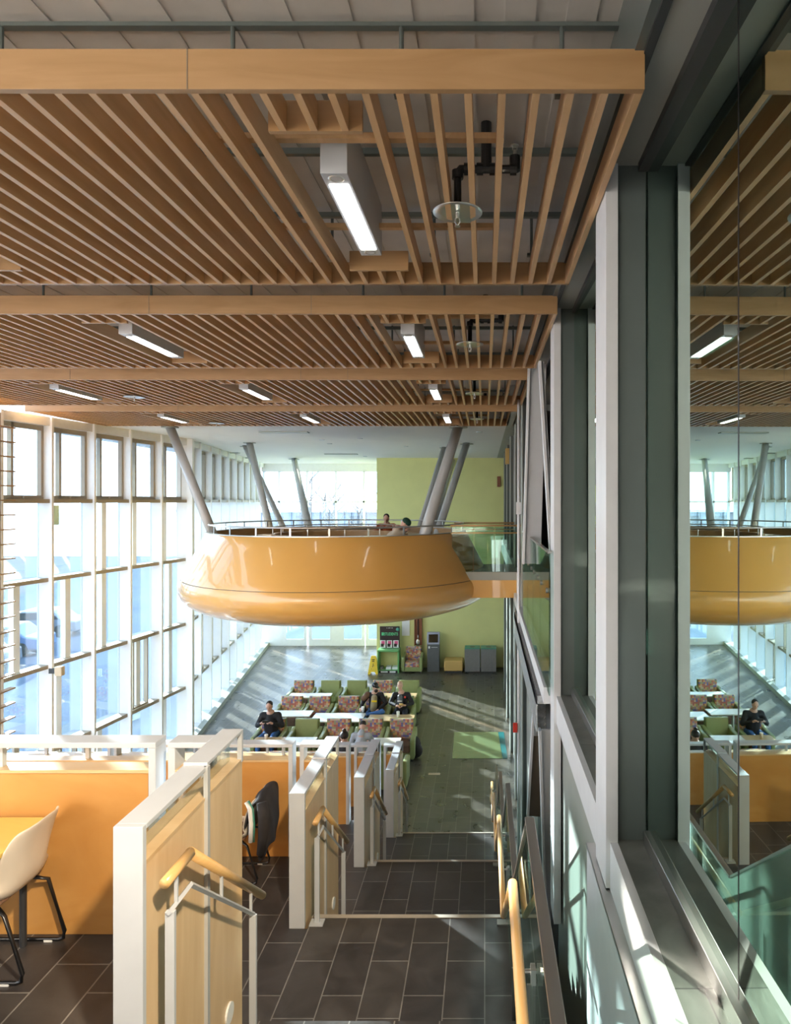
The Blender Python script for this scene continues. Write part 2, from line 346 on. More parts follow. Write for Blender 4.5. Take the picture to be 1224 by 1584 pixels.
# ------------------------------------------------------------------ window wall beside the terraces
P0 = Vector((-8.6, 19.9)); UN = Vector((-.142,-1)).normalized(); UF = Vector((-2.1,13.6)).normalized()
def wall_frame(o, u, nrm, s0, s1, dat, zc):   # a bay of the wall as one window structure; u along the wall, nrm into the room
    pass
ROWS = [7.0, 5.3, 3.42, 1.57, .12]
def bay(idx, a, u, n, L, vert, near=True, tall=True):
    """window bay from point a along u, length L, n into the room"""
    def q(s, d, z): v = a + u*s + n*d; return (v.x, v.y, z)
    def slab(bm, s0, s1, d0, d1, z0, z1):
        pts = [q(s0,d0,z0), q(s1,d0,z0), q(s1,d1,z0), q(s0,d1,z0)]; prism(bm, pts, (0,0,z1-z0))
    root = bpy.data.objects.new('window_%d' % idx, None); C.objects.link(root); root['kind'] = 'structure'
    bm = B(); slab(bm, -.03, .03, -.36, .0, 0, 8.81); obj('mullion', bm, 'mull', root, bev=.004)
    bm = B()
    for z in ROWS[:-1]: slab(bm, .03, L-.03, -.34, -.09 if z < 6.9 else -.05, z-.045, z+.04)
    obj('transom', bm, 'beige' , root)
    bm = B(); slab(bm, .03, L-.03, -.34,.0, 0,.12); slab(bm, .03, L-.03, -.34,-.05, 8.62,8.81); obj('window_sill', bm, 'white', root)
    bm = B(); slab(bm, .03, L-.03, -.33,-.315, .12, 8.62); obj('glass', bm, 'winglass', root)
    bm = B()                                                   # opaque upright panels and casement frames
    for (s0, s1, r) in vert:
        z1 = ([8.62]+ROWS)[r]; z0 = ([8.62]+ROWS)[r+1]
        slab(bm, s0, s1, -.31, -.22, z0, z1)
    obj('upright', bm, 'mull', root)
    bm = B()                                                   # clerestory sash
    for (s0, s1) in ((.03,.10),(L-.10,L-.03)): slab(bm, s0, s1, -.30,-.20, 7.03, 8.62)
    slab(bm, .42,.48, -.30,-.20, 7.03, 8.62); slab(bm, .10, L-.10, -.30,-.20, 7.03,7.12); slab(bm, .10, L-.10, -.30,-.20, 8.52,8.62)
    slab(bm, .7,.82, -.20,-.15, 7.05,7.10)
    obj('sash', bm, 'beige', root)
    if idx % 2 == 0 or not near:
        r = 3 if idx % 4 else 4
        z1 = ([8.62]+ROWS)[r]; z0 = ([8.62]+ROWS)[r+1]; bm = B()
        e0 = .28 if idx % 4 else .40; e1 = .90
        slab(bm, e0, e0+.05, -.29,-.16, z0+.03, z1-.03); slab(bm, e1, e1+.04, -.29,-.18, z0+.03, z1-.03)
        slab(bm, e0, e1, -.29,-.16, z0+.03, z0+.08); slab(bm, e0, e1, -.29,-.16, z1-.08, z1-.03)
        obj('casement', bm, 'beige', root)
    return root
NN = Vector((1,-.142)).normalized(); NF = Vector((13.6,2.1)).normalized()
random.seed(3)
for i in range(7):
    a = P0 + UN*(1.3*(i+1))
    v = [(random.choice([.35,.5,.62]), 0, r) for r in (1,2,3,4)]
    v = [(s, s+.16, r) for s, _, r in v if random.random() < .75]
    bay(i+1, a, -UN, NN, 1.3, v)
bm = B(); bx(bm, -8.66,-8.5, 19.84,19.98, 0,8.81); o = obj('trim_24', bm, 'mull'); o['kind'] = 'structure'
nf = 10
for i in range(nf):
    a = P0 + UF*(1.335*i)
    v = [(s, s+.2, r) for s, r in ((.5,1),(.3,2),(.55,3),(.4,4)) if random.random() < .8]
    bay(8+i, a, UF, NF, 1.335, v, near=False)
# low dark kerb along the foot of the window wall
bm = B(); e = P0+UF*13.5; prism(bm, [(P0.x+.02,P0.y,0),(P0.x+.20,P0.y,0),(e.x+.20,e.y,0),(e.x+.02,e.y,0)], (0,0,.16)); o = obj('baseboard_left', bm, 'panelg'); o['kind'] = 'structure'
s0 = P0+UN*9.1
bm = B(); prism(bm, [(P0.x+.02,P0.y,0),(P0.x+.18,P0.y,0),(s0.x+.18,s0.y,0),(s0.x+.02,s0.y,0)], (0,0,.12)); o = obj('baseboard_near', bm, 'white'); o['kind'] = 'structure'
# white roller blinds/band above far bays
# far glazed wall with doors
WY = 33.0
fr = bpy.data.objects.new('window_20', None); C.objects.link(fr); fr['kind'] = 'structure'
bm = B(); bx(bm, -10.8,-4.5, WY,WY+.3, 8.42,8.82); obj('head', bm, 'white', fr)
bm = B()
for x in (-10.7,-9.95,-8.6,-7.2,-5.85,-4.6): bx(bm, x-.04,x+.04, WY,WY+.2, 2.3,8.45)
obj('mullion', bm, 'mull', fr)
bm = B(); bx(bm, -10.8,-4.5, WY,WY+.2, 2.25,2.5); bx(bm, -10.8,-4.5, WY,WY+.2, 6.92,7.0); bx(bm, -10.8,-4.5, WY,WY+.2, 5.2,5.28); obj('transom', bm, 'mull', fr)
box('glass', (-10.7,-4.6,WY+.1,WY+.115,2.5,8.42), 'winglass', fr)
dx = [(-9.75,-8.6),(-8.5,-7.35),(-6.95,-5.8),(-5.75,-4.65)]
struct('trim_25', (-10.8,-9.75,WY,WY+.2,0,2.3), 'white'); struct('trim_26', (-7.35,-6.95,WY,WY+.15,0,2.3), 'white')
for i,(a,b) in enumerate(dx):
    d = bpy.data.objects.new('door_%d' % (i+1), None); C.objects.link(d); d['kind'] = 'structure'
    bm = B(); bx(bm,a,a+.14,WY,WY+.06,0,2.25); bx(bm,b-.14,b,WY,WY+.06,0,2.25); bx(bm,a+.14,b-.14,WY,WY+.06,0,.32); bx(bm,a+.14,b-.14,WY,WY+.06,2.1,2.25); bx(bm,a+.14,b-.14,WY,WY+.06,1.0,1.10)
    obj('door_frame', bm, 'white', d, bev=.005)
    box('door_glass', (a+.14,b-.14,WY+.025,WY+.035,.32,2.1), 'winglass', d)
    bm = B(); xx = b-.2 if i%2==0 else a+.2; tube(bm, [(xx,WY-.05,.9),(xx,WY-.05,1.3)], .015, 8); tube(bm, [(xx,WY-.05,.92),(xx,WY+.01,.92)],.01,6); tube(bm, [(xx,WY-.05,1.28),(xx,WY+.01,1.28)],.01,6); obj('door_handle', bm, 'steel', d)

struct('wall_front', (-9.7,3.3,-3.0,-2.8,5.2,9.6), 'ceil')
struct('ceiling', (-9.6,.69,-2.8,2.0,9.38,9.6), 'deck'); struct('ceiling', (.70,3.3,-2.8,-.5,8.98,9.6), 'soffit')
struct('floor', (-9.7,3.3,-2.8,-1.5,5.2,5.40), 'slate')
# green end wall
struct('wall_back', (-4.54,.80,28.7,33.3,0,8.81), 'green')

# wooden louvre screen at the window wall
t = thing('louvre_screen', 'tall screen of thin horizontal wooden louvres against the window wall', 'screen', (-9.3,12.4,0))
bm = B()
for i in range(26): bx(bm, -.10,.02, 0,1.1, 1.3+i*.285,1.325+i*.285)
obj('louvres', bm, 'maple', t)
bm = B(); bx(bm,-.06,-.02,.72,.75,1.1,8.7); bx(bm,-.06,-.02,.1,.13,1.1,8.7); obj('upright', bm, 'beige', t)
# sensor box and notices on the glass
p = P(88,1038,14.75)
t = thing('wall_camera', 'small white camera box fixed on a window mullion', 'camera', p)
box('bracket', (-.16,-.02,-.03,.03,-.05,.06), 'dark', t); bm = B(); bx(bm,-.02,.14,-.07,.07,-.10,.10); obj('body', bm, 'cream', t, bev=.02)
for x,y,D,l in ((95,797,15.4,'yellow notice on the window pane nearer the louvre screen'),(207,801,17.9,'yellow notice on the window pane farther from the louvre screen')):
    p = P(x,y,D); bm = B(); p.x -= .12
    bx(bm, p.x-.01,p.x, p.y-.12,p.y+.12, p.z-.22,p.z+.22); tag(obj('window_notice', bm, 'yellow'), l, 'notice')

# ------------------------------------------------------------------ glazed side: ledge, columns, mirror-like glass
struct('wall_right', (.80,.95,4.5,28.7,0,4.72), 'panelg')
struct('wall_right', (.80,.95,13.6,28.7,5.40,8.81), 'brown')
struct('floor', (.78,3.2,7.05,29,4.9,4.98), 'ledge')
lb = struct('floor', (.78,3.2,-.8,7.05,4.72,5.0), 'ledge')
struct('trim_27', (.735,.78,-.8,14.0,4.72,5.0), 'white')
struct('trim_28', (.70,.80,14.0,28.6,4.9,5.42), 'white')
# inner room behind the glass
struct('wall_right', (3.2,3.3,-1.5,30,0,9.4), 'brown')
struct('wall_right', (.8,3.2,28.7,29,0,9.4), 'brown'); struct('ceiling', (.95,3.3,14.0,29,8.85,9.0), 'soffit')
struct('floor', (.82,3.2,7.05,29,5.0,5.4), 'slate')
# column: flange, web, far flange
def column(y, label):
    t = thing('steel_column', label, 'column', (.71,y,0), 0, 'painted steel columns of the glazed side')
    zt = 8.98 if y < 14 else 8.81
    zb = 4.73 if y < 5 else (2.66 if y < 8 else 0)
    fw_ = .072 if y < 12 else .022
    bm = B(); bx(bm, 0,fw_, 0,.02, zb,zt); bx(bm, 0,.022, .02,.36, zb,zt); obj('flange', bm, 'white' if y < 12 else 'panelg', t, bev=.002)
    bm = B(); bx(bm, fw_,.24, .03,.06, 5.0 if y<8 else zb,zt); obj('web', bm, 'steelg', t)
    bm = B(); bx(bm, .022,.25, .34,.36, zb,zt); obj('back_flange', bm, 'steelg', t)
    return t
for i in range(8):
    if i in (2,): continue
    y = 4.0+3*i
    column(y, ['widest steel column, nearest, with a white edge strip','second steel column with white edge strip, past the widest one','','slim steel column beside the tall white pipe','steel column by the bridge landing','steel column just past the bridge','far steel column before the green wall','last steel column, by the grey bins'][i])
YG = -.012
def gx(y): return .958+YG*(y-4)
def pane(y0, y1, z0=5.03, z1=8.98, idx=30):
    r = bpy.data.objects.new('window_%d' % idx, None); C.objects.link(r); r['kind'] = 'structure'
    bm = B(); prism(bm, [(gx(y0),y0,z0),(gx(y0)+.012,y0,z0),(gx(y1)+.012,y1,z0),(gx(y1),y1,z0)], (0,0,z1-z0)); obj('glass', bm, 'mirror', r)
    return r
pane(.4,2.615,idx=30); pane(2.625,4.05,idx=31); pane(4.4,7.05,idx=32)
struct('trim_29', (gx(2.6)-.001,gx(2.6)+.012,2.614,2.626,5.03,8.98), 'black')
bm = B(); y0,y1=-.5,3.97
prism(bm, [(gx(y0)-.035,y0,5.0),(gx(y0)+.05,y0,5.0),(gx(y1)+.05,y1,5.0),(gx(y1)-.035,y1,5.0)], (0,0,.085))
prism(bm, [(gx(4.4)-.035,4.4,5.0),(gx(4.4)+.05,4.4,5.0),(gx(7)+.05,7,5.0),(gx(7)-.035,7,5.0)], (0,0,.085))
tag(obj('glass_channel', bm, 'steel', bev=.004), 'polished steel channel holding the glass along the slate ledge', 'channel')
bm = B(); bx(bm, .90,.99,-.5,4.0,8.93,8.985); bx(bm,.90,.99,4.4,13.6,8.93,8.985); bx(bm,.70,.74,2,14,8.965,9.0); o = obj('trim_30', bm, 'dark'); o['kind']='structure'
struct('trim_31', (.78,.95,7.28,7.3,5.6,5.64), 'white')
# parapet box below the ledge
t = thing('parapet_panel', 'white parapet panel with brushed grey cap below the slate ledge', 'parapet', (.68,0,0))
bm = B(); bx(bm, 0,.055, -.5,4.54, 2.2,4.70); obj('panel', bm, 'white', t)
bm = B(); bx(bm, -.004,.10, -.5,4.55, 4.70,4.725); obj('cap', bm, 'steel', t, bev=.003)
# rear opening below deck : slanted steel legs with bolted gusset
def leg(name, a, b, w, t_, label, mat='white', side=Vector((1,0,0))):
    bm = B(); oriented(bm, a, b, w, t_, side)
    t = thing(name, label, 'steel brace', a)
    o = obj('plate', bm, mat, t, bev=.003); o.location = -Vector(a); 
    bm = B(); s = side*(w/2); oriented(bm, Vector(a)-s, Vector(b)-s, .03, t_+.10, side); o = obj('edge_flange', bm, 'white', t); o.location = -Vector(a)
    return t
leg('steel_brace', P(826,1262,9.4), P(836,1085,9.4), .17, .04, 'lower slanted steel leg on the far side of the bolted joint', 'brown')
leg('steel_brace', P(856,1440,8.2), P(846,1128,8.2), .17, .04, 'lower slanted steel leg on the near side of the bolted joint', 'white')
leg('steel_brace', P(823,872,9.9), P(832,560,9.9), .25, .05, 'broad slanted steel brace rising behind the glass guard', 'offw')
leg('steel_brace', P(858,900,8.3), P(838,560,8.3), .05, .05, 'narrow slanted steel brace next to the broad one', 'offw')
box0 = struct('trim_32', (.795,.80,7.4,10.2,0,4.6), 'dark')  # dark sheet on the wall, painted darkness of the opening behind the legs
bm = B(); g = P(838,1108,8.9); bx(bm, g.x-.10,g.x+.10, g.y-.02,g.y+.02, g.z-.25,g.z+.30)
t = thing('gusset_joint', 'galvanised gusset plate with bolts joining the slanted legs', 'steel joint', g)
o = obj('gusset_plate', bm, 'galv', t); o.location = -g
for i in range(5):
    for s in (-.04,.06):
        bm = B(); tube(bm, [(s,-.05,-.2+.09*i),(s,-.02,-.2+.09*i)], .028, 6); obj('bolt', bm, 'steel', t)
# sloping view beams under the ledge
bm = B(); bx(bm,.60,.70,8.0,14.0,4.62,4.72); bx(bm,.60,.62,8.0,14.0,4.3,4.72); tag(obj('steel_beam', bm, 'galv', bev=.003), 'spangled galvanised steel beam running along under the ledge', 'beam')
bm = B(); bx(bm,.64,.735,7.4,15.2,4.80,4.98); tag(obj('edge_beam', bm, 'white', bev=.003), 'white steel edge beam along the upper walkway', 'beam')
# tall white pipe with box, fire alarm
t = thing('conduit_pipe', 'tall thin white pipe rising from floor to ceiling before the columns', 'pipe', (.64,12.8,0))
bm = B(); tube(bm, [(0,0,0),(0,0,8.9)], .03, 12); obj('pipe', bm, 'white', t, smooth=True)
bm = B(); bx(bm,-.05,.05,-.06,-.03,6.75,6.98); obj('sensor_box', bm, 'white', t, bev=.006)
bm = B(); bx(bm, -.11,-.03,-.05,.0, 2.67,2.85); obj('alarm_box', bm, 'red', t, bev=.01)
# timber sign boxes on the columns / end wall
p = P(783,706,22.0); box0 = box('wall_sconce', (p.x-.02,p.x+.10,p.y-.2,p.y+.2,p.z-.25,p.z+.25), 'otto', bev=.01); tag(box0, 'small timber box lamp high on the side columns', 'wall lamp')
p = P(772,745,28.6); box0 = box('wall_plaque', (p.x-.07,p.x+.07,28.62,28.7,p.z-.22,p.z+.22), 'redwood', bev=.01); tag(box0, 'narrow brown plaque on the green wall by the corner', 'plaque')

# glass guard of the upper walkway
t = thing('glass_guard', 'upper walkway glass guard with small round steel clamps', 'glass guard', (.66,0,0))
for j in range(4):
    a = 7.0+j*1.2; bm = B(); bx(bm, 0,.014, a+.01,a+1.19, 5.9-.9,6.46); obj('glass_pane', bm, 'guard', t)
    for yy in (a+.25,a+.95):
        for zz in (6.05,): 
            bm = B(); tube(bm, [(-.012,yy,zz),(.026,yy,zz)], .028, 12); obj('clamp', bm, 'steel', t)
bm = B(); bx(bm, -.012,.026, 7.0,11.8, 6.46,6.48); obj('cap_rail', bm, 'steel', t)

# ------------------------------------------------------------------ the pod and its slanted columns
cx, cy = -3.50, 16.6
pod = thing('hanging_pod', 'big round golden hanging pod with smooth curved shell in mid hall', 'pod', (cx,cy,0))
prof = [(3.03,6.28),(3.055,6.25),(3.16,6.05),(3.29,5.80),(3.41,5.56),(3.50,5.38),(3.555,5.27),(3.56,5.255)]
prof2 = [(3.57,5.245),(3.60,5.18),(3.622,5.08),(3.612,4.94),(3.56,4.83),(3.45,4.71),(3.25,4.59),(2.9,4.48),(2.3,4.40),(1.2,4.34),(0.0,4.33)]
bm = B(); lathe(bm, prof, (0,0), 128); obj('upper_shell', bm, 'pod', pod, smooth=True)
bm = B(); lathe(bm, [(3.56,5.255),(3.54,5.25),(3.54,5.247),(3.57,5.245)], (0,0), 128); obj('shell_joint', bm, 'brown', pod)
bm = B(); lathe(bm, prof2, (0,0), 128); obj('lower_shell', bm, 'pod', pod, smooth=True)
bm = B(); lathe(bm, [(2.93,5.4),(2.93,6.28)], (0,0), 96); obj('inner_lining', bm, 'podwood', pod, smooth=True)
bm = B(); lathe(bm, [(2.92,6.275),(3.045,6.275),(3.045,6.29),(2.92,6.29),(2.92,6.275)], (0,0), 96); obj('rim_cap', bm, 'steel', pod)
bm = B(); lathe(bm, [(0,5.4),(2.93,5.4)], (0,0), 64); obj('pod_floor', bm, 'slate', pod)
bm = B(); tube(bm, [(2.98*math.cos(2*PI*k/72),2.98*math.sin(2*PI*k/72),6.46) for k in range(72)], .017, 8, closed=True); obj('handrail', bm, 'steel', pod, smooth=True)
for k in range(24):
    a = 2*PI*(k+.5)/24; x, y = 2.98*math.cos(a), 2.98*math.sin(a)
    bm = B(); oriented(bm, (x,y,6.28),(x,y,6.455), .035,.012, Vector((-math.sin(a),math.cos(a),0))); obj('rail_post', bm, 'steel', pod)
# curved study counter inside the pod
ct = thing('curved_counter', 'curved wooden study counter with low rail inside the round pod', 'counter', (cx,cy,0))
bm = B(); lathe(bm, [(1.55,5.4),(1.55,6.22),(1.62,6.22),(1.62,5.4)], (0,0), 64); obj('screen', bm, 'podwood', ct)
bm = B(); lathe(bm, [(1.62,6.12),(2.2,6.12),(2.2,6.16),(1.62,6.16)], (0,0), 64); obj('counter_top', bm, 'maple', ct)
bm = B(); tube(bm, [(1.58*math.cos(2*PI*k/48),1.58*math.sin(2*PI*k/48),6.38) for k in range(48)], .014, 8, closed=True)
for k in range(12):
    a = 2*PI*(k+.5)/12; tube(bm, [(1.58*math.cos(a),1.58*math.sin(a),6.2),(1.58*math.cos(a),1.58*math.sin(a),6.38)], .012, 6)
obj('rail', bm, 'steel', ct)
CT = 8.83
cols = [((-6.08,15.45,6.05),P(263,660,16.62),.105,'thick slanted round column nearest the windows, rising from the pod rim'),
        ((-5.80,18.6,6.0),P(386,684,21.2),.10,'slanted round column at the pod far side by the windows'),
        ((-5.45,18.9,6.0),P(379,690,22.3),.08,'thin slanted column crossing behind another by the windows'),
        ((-4.93,19.3,6.0),P(455,710,29.2),.12,'slanted dark round column leaning toward the far windows'),
        ((-1.37,14.5,6.0),P(709,660,16.62),.12,'thick pale slanted round column in front of the green wall'),
        ((-1.32,18.45,6.0),P(722,686,21.3),.11,'slanted grey round column closest to the glass bridge'),
        ((-1.55,18.9,6.0),P(702,710,29.2),.11,'slanted grey column seen between the two thick ones'),
        ((-1.90,19.1,6.0),P(687,692,23.0),.08,'thin slanted column half hidden behind the thick pale one')]
for a, b, r, l in cols:
    a, b = Vector(a), Vector(b); b = a+(b-a)*1.0
    t = thing('slanted_column', l, 'column', a, 0, 'slanted round columns around the pod')
    bm = B(); tube(bm, [(0,0,0), b-a], r, 24); obj('shaft', bm, 'tube', t, smooth=True)
    bm = B(); c = b-a; lathe(bm, [(r*.9,c.z-.03),(r*1.9,c.z-.03),(r*1.9,c.z-.015),(r*.9,c.z-.015)], (c.x,c.y), 24); obj('collar', bm, 'panelg', t)
# bridge
br = thing('glass_bridge', 'short bridge with green glass sides joining the pod to the upper walkway', 'bridge', (0,15.0,0))
box('deck_slab', (-.75,.80,0,1.9,5.26,5.44), 'panelg', br); box('soffit_beam', (-.95,.80,.02,1.88,4.87,5.26), 'pod', br)
for yy in (.03,1.85):
    for j in range(3):
        x0 = -.72+j*.48; box('glass_pane', (x0,x0+.46,yy,yy+.014,5.44,6.42), 'guard', br)
    bm = B(); tube(bm, [(-.75,yy-.05,6.46),(.8,yy-.05,6.46)], .02, 10); obj('handrail', bm, 'podwood', br, smooth=True)
    bm = B(); tube(bm, [(-.75,yy-.05,6.30),(.8,yy-.05,6.30)], .014, 10); obj('lower_rail', bm, 'rail', br, smooth=True)

# ------------------------------------------------------------------ study partitions of the terraces
def cross_partition(k, x0, x1, label):
    """partition across the terrace edge, tier k (1..4)"""
    y = 4.22+3*(k-1); z = FZ[k]
    t = thing('partition', label, 'partition', (0,y,z), 0, 'wooden partitions along the terrace edges')
    box('panel', (x0+.045,x1-.045,0,.11,0,1.00), 'orange', t, bev=.003)
    box('panel_cap', (x0+.045,x1-.045,-.008,.125,1.0,1.02), 'birchtop', t)
    bm = B(); bx(bm, x0,x1,-.012,.132,1.155,1.19); bx(bm, x1-.045,x1,-.012,.132,0,1.155); bx(bm, x0,x0+.045,-.012,.132,0,1.155); obj('frame', bm, 'offw', t, bev=.004)
    x = x1-1.0
    while x > x0+.3:
        box('post', (x-.02,x+.02,.04,.08,1.02,1.155), 'offw', t); x -= 1.2
    return t
side = [(-9.2,-6.05),(-6.0,-2.02),(-1.955,-1.70)]
for k in range(1,5):
    cross_partition(k, -9.15,-5.6, 'long orange wooden partition by the window wall on the %s terrace' % TIER[k-1])
    cross_partition(k, -5.55,-2.03, 'wide orange wooden partition with grey top rail on the %s terrace' % TIER[k-1])
    cross_partition(k, -1.955,-1.705, 'short partition piece beside the end wall of the %s terrace' % TIER[k-1])
def end_partition(k):
    y0 = [3.12,6.0,9.02,12.01][k-1]; y1 = 4.42+3*(k-1); z = FZ[k]; x0, x1 = -1.70, -1.563; Ln = y1-y0
    if k > 1: x0 -= .01*(k); x1 -= .01*k
    t = thing('end_partition', 'white-framed birch end partition beside the stairs, %s' % ['nearest and largest','second down the stairs','third down the stairs','last and smallest'][k-1], 'partition', (0,y0,z), 0, 'end partitions beside the stairs')
    box('panel', (x0+.012,x1-.008,.03,Ln,-1.08,1.0), 'birch', t)
    box('panel_cap', (x0+.004,x1-.004,.03,Ln,1.0,1.018), 'birchtop', t)
    bm = B(); bx(bm, x0,x1,0,.035,0,1.19); bx(bm, x0,x1,.035,Ln*.56,1.165,1.19); bx(bm, x0-.0,x1+.0,Ln*.56,Ln,1.185,1.205); bx(bm, x1-.03,x1,Ln-.03,Ln,1.0,1.185)
    obj('frame', bm, 'offw', t, bev=.003)
    box('glass_infill', (x0+.06,x0+.068,.035,Ln-.05,1.018,1.165), 'clear', t)
    bm = B(); bx(bm, x1-.012,x1+.012,Ln*.54,Ln*.54+.035,-1.1,1.19); obj('flat_bar', bm, 'tube', t)
    bm = B()
    for i in range(30): bx(bm, x1-.008,x1+.001,Ln*.54+.04,Ln*.54+.09,-.95+i*.02,-.94+i*.02)
    obj('vent_slots', bm, 'panelg', t)
    bm = B(); yc, zc = Ln*.82, -.46
    pts = [(x1-.008, yc+.06*math.cos(2*PI*q/20), zc+.06*math.sin(2*PI*q/20)) for q in range(20)]; prism(bm, pts, (.012,0,0)); obj('step_light', bm, 'paper', t)
    # short handrail
    hx = x1+.09; h = thing('handrail', 'short wooden handrail on grey posts at the %s end partition' % ['nearest','second','third','last'][k-1], 'handrail', (hx,y0,z), 0, 'short handrails beside the end partitions')
    bm = B(); tube(bm, [(0,.02,.92),(0,.30,.92)], .026, 14); tube(bm, [(0,.29,.925),(0,1.40,.07)], .026, 14); obj('wooden_rail', bm, 'rail', h, smooth=True)
    bm = B(); tube(bm, [(0,.06,.76),(0,.30,.76),(0,1.24,.04)], .014, 4); obj('under_rail', bm, 'offw', h)
    for (yy,zt,zb) in ((.08,.76,0),(1.22,.05,-.72 if True else 0)):
        bm = B(); bx(bm,-.022,.022,yy-.012,yy+.012,zb,zt); obj('post', bm, 'offw', h, bev=.002)
        bm = B(); bx(bm,-.06,.06,yy-.05,yy+.05,zb,zb+.012); obj('base_plate', bm, 'offw', h)
    for (yy,za,zb) in ((.14,.76,.92),(.70,.46,.62),(1.18,.09,.25)):
        bm = B(); bx(bm,-.008,.008,yy-.006,yy+.006,za-.01,zb-.02); obj('bracket', bm, 'offw', h)
for k in range(1,5): end_partition(k)

# stair guards with glass, steel cap and wooden rail (one per landing)
for k in range(1,5):
    y1 = 3.2+3*(k-1); y0 = y1-1.55 if k > 1 else .8; z = FZ[k]
    t = thing('stair_guard', 'glass stair guard with steel cap and wooden handrail, %s landing' % ['nearest','second','third','lowest'][k-1], 'glass guard', (.21,0,z), 0, 'glass guards along the stairs')
    bm = B(); bx(bm,-.006,.006,y0,y1,.02,1.18); prism(bm, [(-.006,y1,.02),(-.006,y1,1.18),(-.006,y1+1.45,.10),(-.006,y1+1.45,-1.0)], (.012,0,0)); obj('glass_pane', bm, 'guard', t)
    bm = B(); bx(bm,-.022,.022,y0,y1,1.18,1.20); prism(bm, [(-.016,y1,1.18),(-.016,y1,1.20),(-.016,y1+1.45,.12),(-.016,y1+1.45,.10)], (.032,0,0)); obj('cap_rail', bm, 'steel', t, bev=.002)
    bm = B(); tube(bm, [(-.08,y0+.06,.90),(-.08,y1-.02,.90)], .022, 16); tube(bm, [(-.08,y1+.06,.84),(-.08,y1+1.42,-.12)], .020, 14); obj('wooden_rail', bm, 'rail', t, smooth=True)
    bm = B(); tube(bm, [(-.08,y1-.03,.90),(-.08,y1+.03,.88),(-.08,y1+.08,.83)], .010, 8); obj('rail_joint', bm, 'steel', t)
    yy = y0+.25
    while yy < y1:
        bm = B(); tube(bm, [(-.08,yy,.88),(-.08,yy,.82),(-.0,yy,.82),(.03,yy,.82)], .009, 8); tube(bm, [(-.028,yy,.82),(-.01,yy,.82)], .028, 12); tube(bm, [(.01,yy,.82),(.03,yy,.82)], .028, 12)
        bx(bm,-.03,-.01,yy-.04,yy-.02,.79,.85)
        obj('clamp', bm, 'steel', t); yy += .55
    for yy in (y1-.12, y0+.12):
        bm = B(); bx(bm,-.02,.02,yy-.006,yy+.006,0,.5); bx(bm,-.10,.08,yy-.04,yy+.04,0,.012); obj('base_clamp', bm, 'steel', t)
# ------------------------------------------------------------------ tables and shell chairs on the terraces
def study_table(x1, y1, z, label, w=1.6, d=.75):
    t = thing('study_table', label, 'table', (x1,y1,z), 0, 'yellow study tables')
    box('tabletop', (-w,0,-d,0,.715,.74), 'table', t, bev=.004)
    for x in (-.12,-w+.12):
        for y in (-.08,-d+.08):
            bm = B(); tube(bm, [(x,y,0),(x,y,.715)], .02, 10); obj('leg', bm, 'dark', t)
    return t
study_table(-2.66,4.19,FZ[1],'yellow-topped study table on the upper terrace', 1.6, .8)
study_table(-3.0,7.1,FZ[2],'yellow-topped study table on the second terrace')
def shell_chair(loc, rz, label):
    t = thing('shell_chair', label, 'chair', loc, rz, 'cream shell chairs with black sled legs')
    bm = B(); nU, nV = 10, 16; grid = []   # local: faces -X ; back at +X
    prof = [(-.24,.455),(-.22,.44),(-.12,.425),(0,.42),(.10,.425),(.165,.455),(.20,.53),(.21,.62),(.225,.70),(.26,.80),(.29,.865)]
    halfw = [.20,.22,.235,.24,.235,.215,.20,.215,.225,.205,.17]
    for (x, z), hw in zip(prof, halfw):
        row = []
        for j in range(nV+1):
            s = (j/nV)*2-1; curl = abs(s)**3
            if z < .5: row.append((x, s*hw, z+curl*.06))
            else: row.append((x-curl*.075*(1.1-(z-.5)), s*hw, z - (s*s*.03 if z > .8 else 0)))
        grid.append(row)
    vs = [[bm.verts.new(p) for p in r] for r in grid]
    for i in range(len(vs)-1):
        for j in range(nV): bm.faces.new((vs[i][j], vs[i][j+1], vs[i+1][j+1], vs[i+1][j]))
    sh = obj('seat_shell', bm, 'shell', t, smooth=True); m = sh.modifiers.new('s','SOLIDIFY'); m.thickness = .012; m = sh.modifiers.new('u','SUBSURF'); m.levels = 1; m.render_levels = 1
    bm = B(); bx(bm,-.20,.14,-.18,.18,.428,.45); obj('seat_pad', bm, 'seatb', t, bev=.01)
    for s in (-1,1):
        bm = B(); y = s*.19
        tube(bm, [(.10,y*.8,.41),(.17,y,.38),(.27,y,.06),(.262,y,.02),(.235,y,.012),(-.20,y,.012),(-.24,y,.03),(-.235,y,.07),(-.16,y,.38),(-.10,y*.8,.41)], .012, 8); obj('leg', bm, 'black', t, smooth=True)
        bm = B(); bx(bm, .15,.20,y-.014,y+.014,0,.012); obj('foot_glide', bm, 'paper', t)
    return t
c0 = shell_chair((-2.83,3.97,FZ[1]), 0, 'cream shell chair at the yellow table, close against the partition')
shell_chair((-2.83,3.30,FZ[1]), .08, 'cream shell chair at the yellow table, farther from the partition')
jc = shell_chair((-2.50,6.88,FZ[2]), 0, 'cream shell chair with a black jacket hung over its back')
